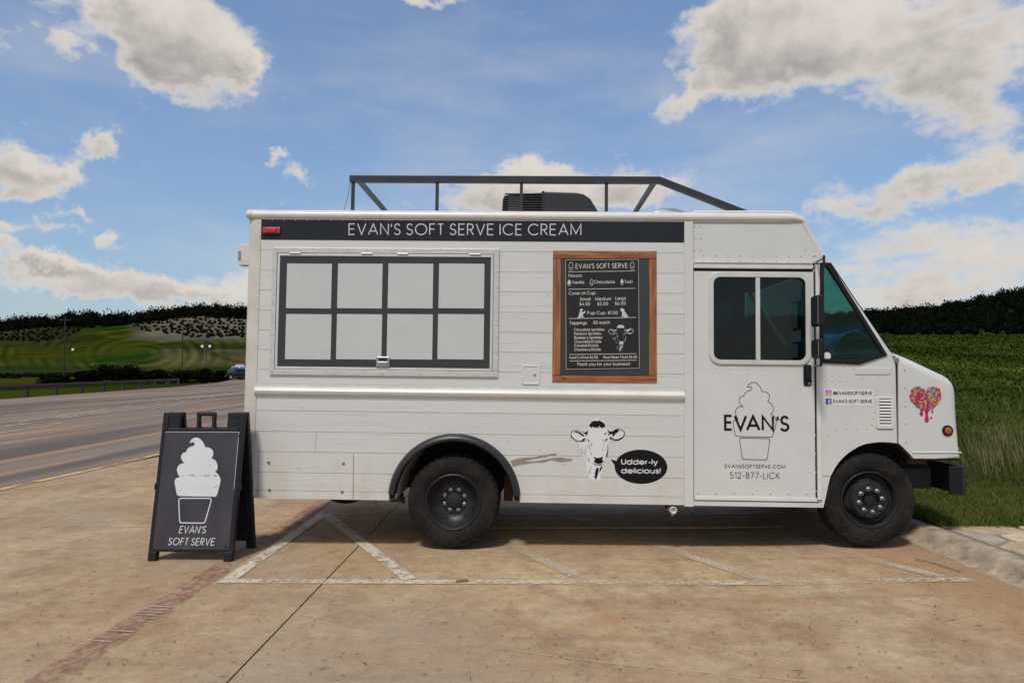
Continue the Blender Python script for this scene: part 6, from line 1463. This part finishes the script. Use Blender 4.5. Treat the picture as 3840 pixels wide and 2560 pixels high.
# ------------------------------------------------------------------ grass on the bank (nobody could count it)
def blades(name, label, spots, mat):
    mb = MB()
    for x, y, z, h, w, lean, a in spots:
        dx, dy = math.cos(a)*w, math.sin(a)*w; lx, ly = -math.sin(a+.6)*lean, math.cos(a+.6)*lean
        mb.add([(x-dx, y-dy, z-.01), (x+dx, y+dy, z-.01), (x+dx*.6+lx*.45, y+dy*.6+ly*.45, z+h*.6), (x+lx, y+ly, z+h), (x-dx*.6+lx*.45, y-dy*.6+ly*.45, z+h*.6)], [(0, 1, 2, 3, 4)])
    o = mb.build(name, mat); tag(o, label, 'grass', kind='stuff'); return o
rg = random.Random(9); sp = []; tall = []; dry = []
def visible(x, y, m=.1): d = y+6.29; t = x/d; return d > .5 and t < .78+m
k = 0
while len(sp) < 62000 and k < 400000:
    k += 1; u = rg.random(); y = PY1+.02+(.05+u*u*1.0)*24*rg.random(); x = KX1+.02+rg.random()**1.2*(1.5+.75*(y+6.29)-3.7)
    d = y+6.29
    if x < KX1 or not visible(x, y) or rg.random() < ss(d, 11, 24)*.85: continue
    z = bankf(x, y) if (x < 12.5 and y < 17.5) else gz(x, y)
    cl = mnoise.noise(Vector((x*.9, y*.9, 7))); h = (.05+.05*rg.random())*(1+.8*max(0, cl))*(1+d*.035); 
    sp.append((x, y, z, h, .0025+.00055*d, h*rg.uniform(.1, .8), rg.uniform(0, 6.28)))
    if cl > .25 and d > 9 and rg.random() < .045: hh = h*rg.uniform(1.8, 3.0); dry.append((x, y, z, hh, .0018+.0003*d, hh*rg.uniform(.2, .7), rg.uniform(0, 6.28)))
for k in range(5200):                                   # near strip this side of the path, and fringes over kerb and path
    x = KX1+.02+rg.random()**1.3*2.4; y = PY0-.03-rg.random()*2.2
    sp.append((x, y, .13, .03+.05*rg.random(), .003, .03*rg.random(), rg.uniform(0, 6.28)))
for k in range(1500):
    x = KX1+rg.random()*5; y = PY1-.03+rg.gauss(0, .03); sp.append((x, y, .145, .03+.06*rg.random(), .0035, .05*rg.random(), rg.uniform(0, 6.28)))
blades('grass', 'green grass growing over the bank behind the stone path', sp, 'blade')
for cx, cy in ((3690,1790),(3735,1760),(3800,1775),(3660,1740),(3830,1740),(3770,1700)):
    p = hit(cx, cy, 5, 60)
    for k in range(70):
        x = p.x+rg.gauss(0, .16); y = p.y+rg.gauss(0, .25); h = rg.uniform(.25, .55); dry.append((x, y, gz(x, y), h, .004, h*rg.uniform(.15, .6), rg.uniform(0, 6.28)))
blades('tall_dry_grass', 'tall pale dry grass tufts behind the black bumper', dry, 'blade_dry')
# far part of the bank: tufts as small crossed leaves
tf = []
for k in range(85000):
    d = 10+70*rg.random()**1.5; px = rg.uniform(2500, 4400); x = to_px(px, d); y = d-6.29
    if x < KX1+.3: continue
    cl = mnoise.noise(Vector((x*.25, y*.25, 2)))
    h = (.03+.0009*d+.04*rg.random())*(1+.8*cl); tf.append((x, y, gz(x, y), h, .006+.0014*d, h*rg.uniform(.8, 2.6), rg.uniform(0, 6.28)))
blades('meadow_grass', 'dark green meadow grass on the rising slope below the wood', tf, 'meadow')

# ------------------------------------------------------------------ small things on the concrete
a = Vector(onground(1712, 2186)); b = Vector(onground(1756, 2180)); st = empty('brown_stick', loc=(a.x, a.y, .0)); tag(st, 'short thick brown stick lying against the white parking line', 'stick'); dv = b-a
MB().tube([(0, 0, .013), (dv.x*.3, dv.y*.3, .014), (dv.x*.7, dv.y*.7, .013), (dv.x, dv.y, .011)], [.010, .012, .011, .006], 10).build('bark_piece', 'twig', st, smooth=True)
rg = random.Random(14); sprig = MB()
for k in range(90):
    t = rg.random(); p = onground(3435+t*170+rg.uniform(-20, 20), 2112+t*48+rg.uniform(-8, 8)); a = rg.uniform(0, 6.28); l = rg.uniform(.008, .022); z = lot_z(p[0])+.004+rg.uniform(0, .012)
    sprig.add([(p[0], p[1], z), (p[0]+math.cos(a)*l, p[1]+math.sin(a)*l, z+.004), (p[0]+math.cos(a+.5)*l*.6, p[1]+math.sin(a+.5)*l*.6, z+.002)], [(0, 1, 2)])
sprig.tube([(*onground(3430, 2112), .036), (*onground(3500, 2128), .037), (*onground(3600, 2160), .036)], .003, 5)
tag(sprig.build('dry_sprig', 'sprig'), 'grey green dry sprig lying on the concrete near the kerb', 'sprig')
lit = MB()
for k in range(330):
    px = rg.uniform(60, 3700); py = rg.uniform(2080, 2550); p = onground(px, py)
    if p[0] > 3.4: continue
    a = rg.gauss(0, .6); l = rg.uniform(.006, .022)*(2.2 if rg.random() < .08 else 1); w = rg.uniform(.0015, .004); z = lot_z(p[0])+.009
    ca, sa = math.cos(a), math.sin(a); lit.add([(p[0]-ca*l, p[1]-sa*l, z), (p[0]+sa*w, p[1]-ca*w, z+.002), (p[0]+ca*l, p[1]+sa*l, z+.001), (p[0]-sa*w, p[1]+ca*w, z+.003)], [(0, 1, 2, 3)])
tag(lit.build('leaf_litter', 'litter'), 'dark crumbs and needle litter strewn over the tan concrete', 'litter', kind='stuff')
print('orchard', cnt)
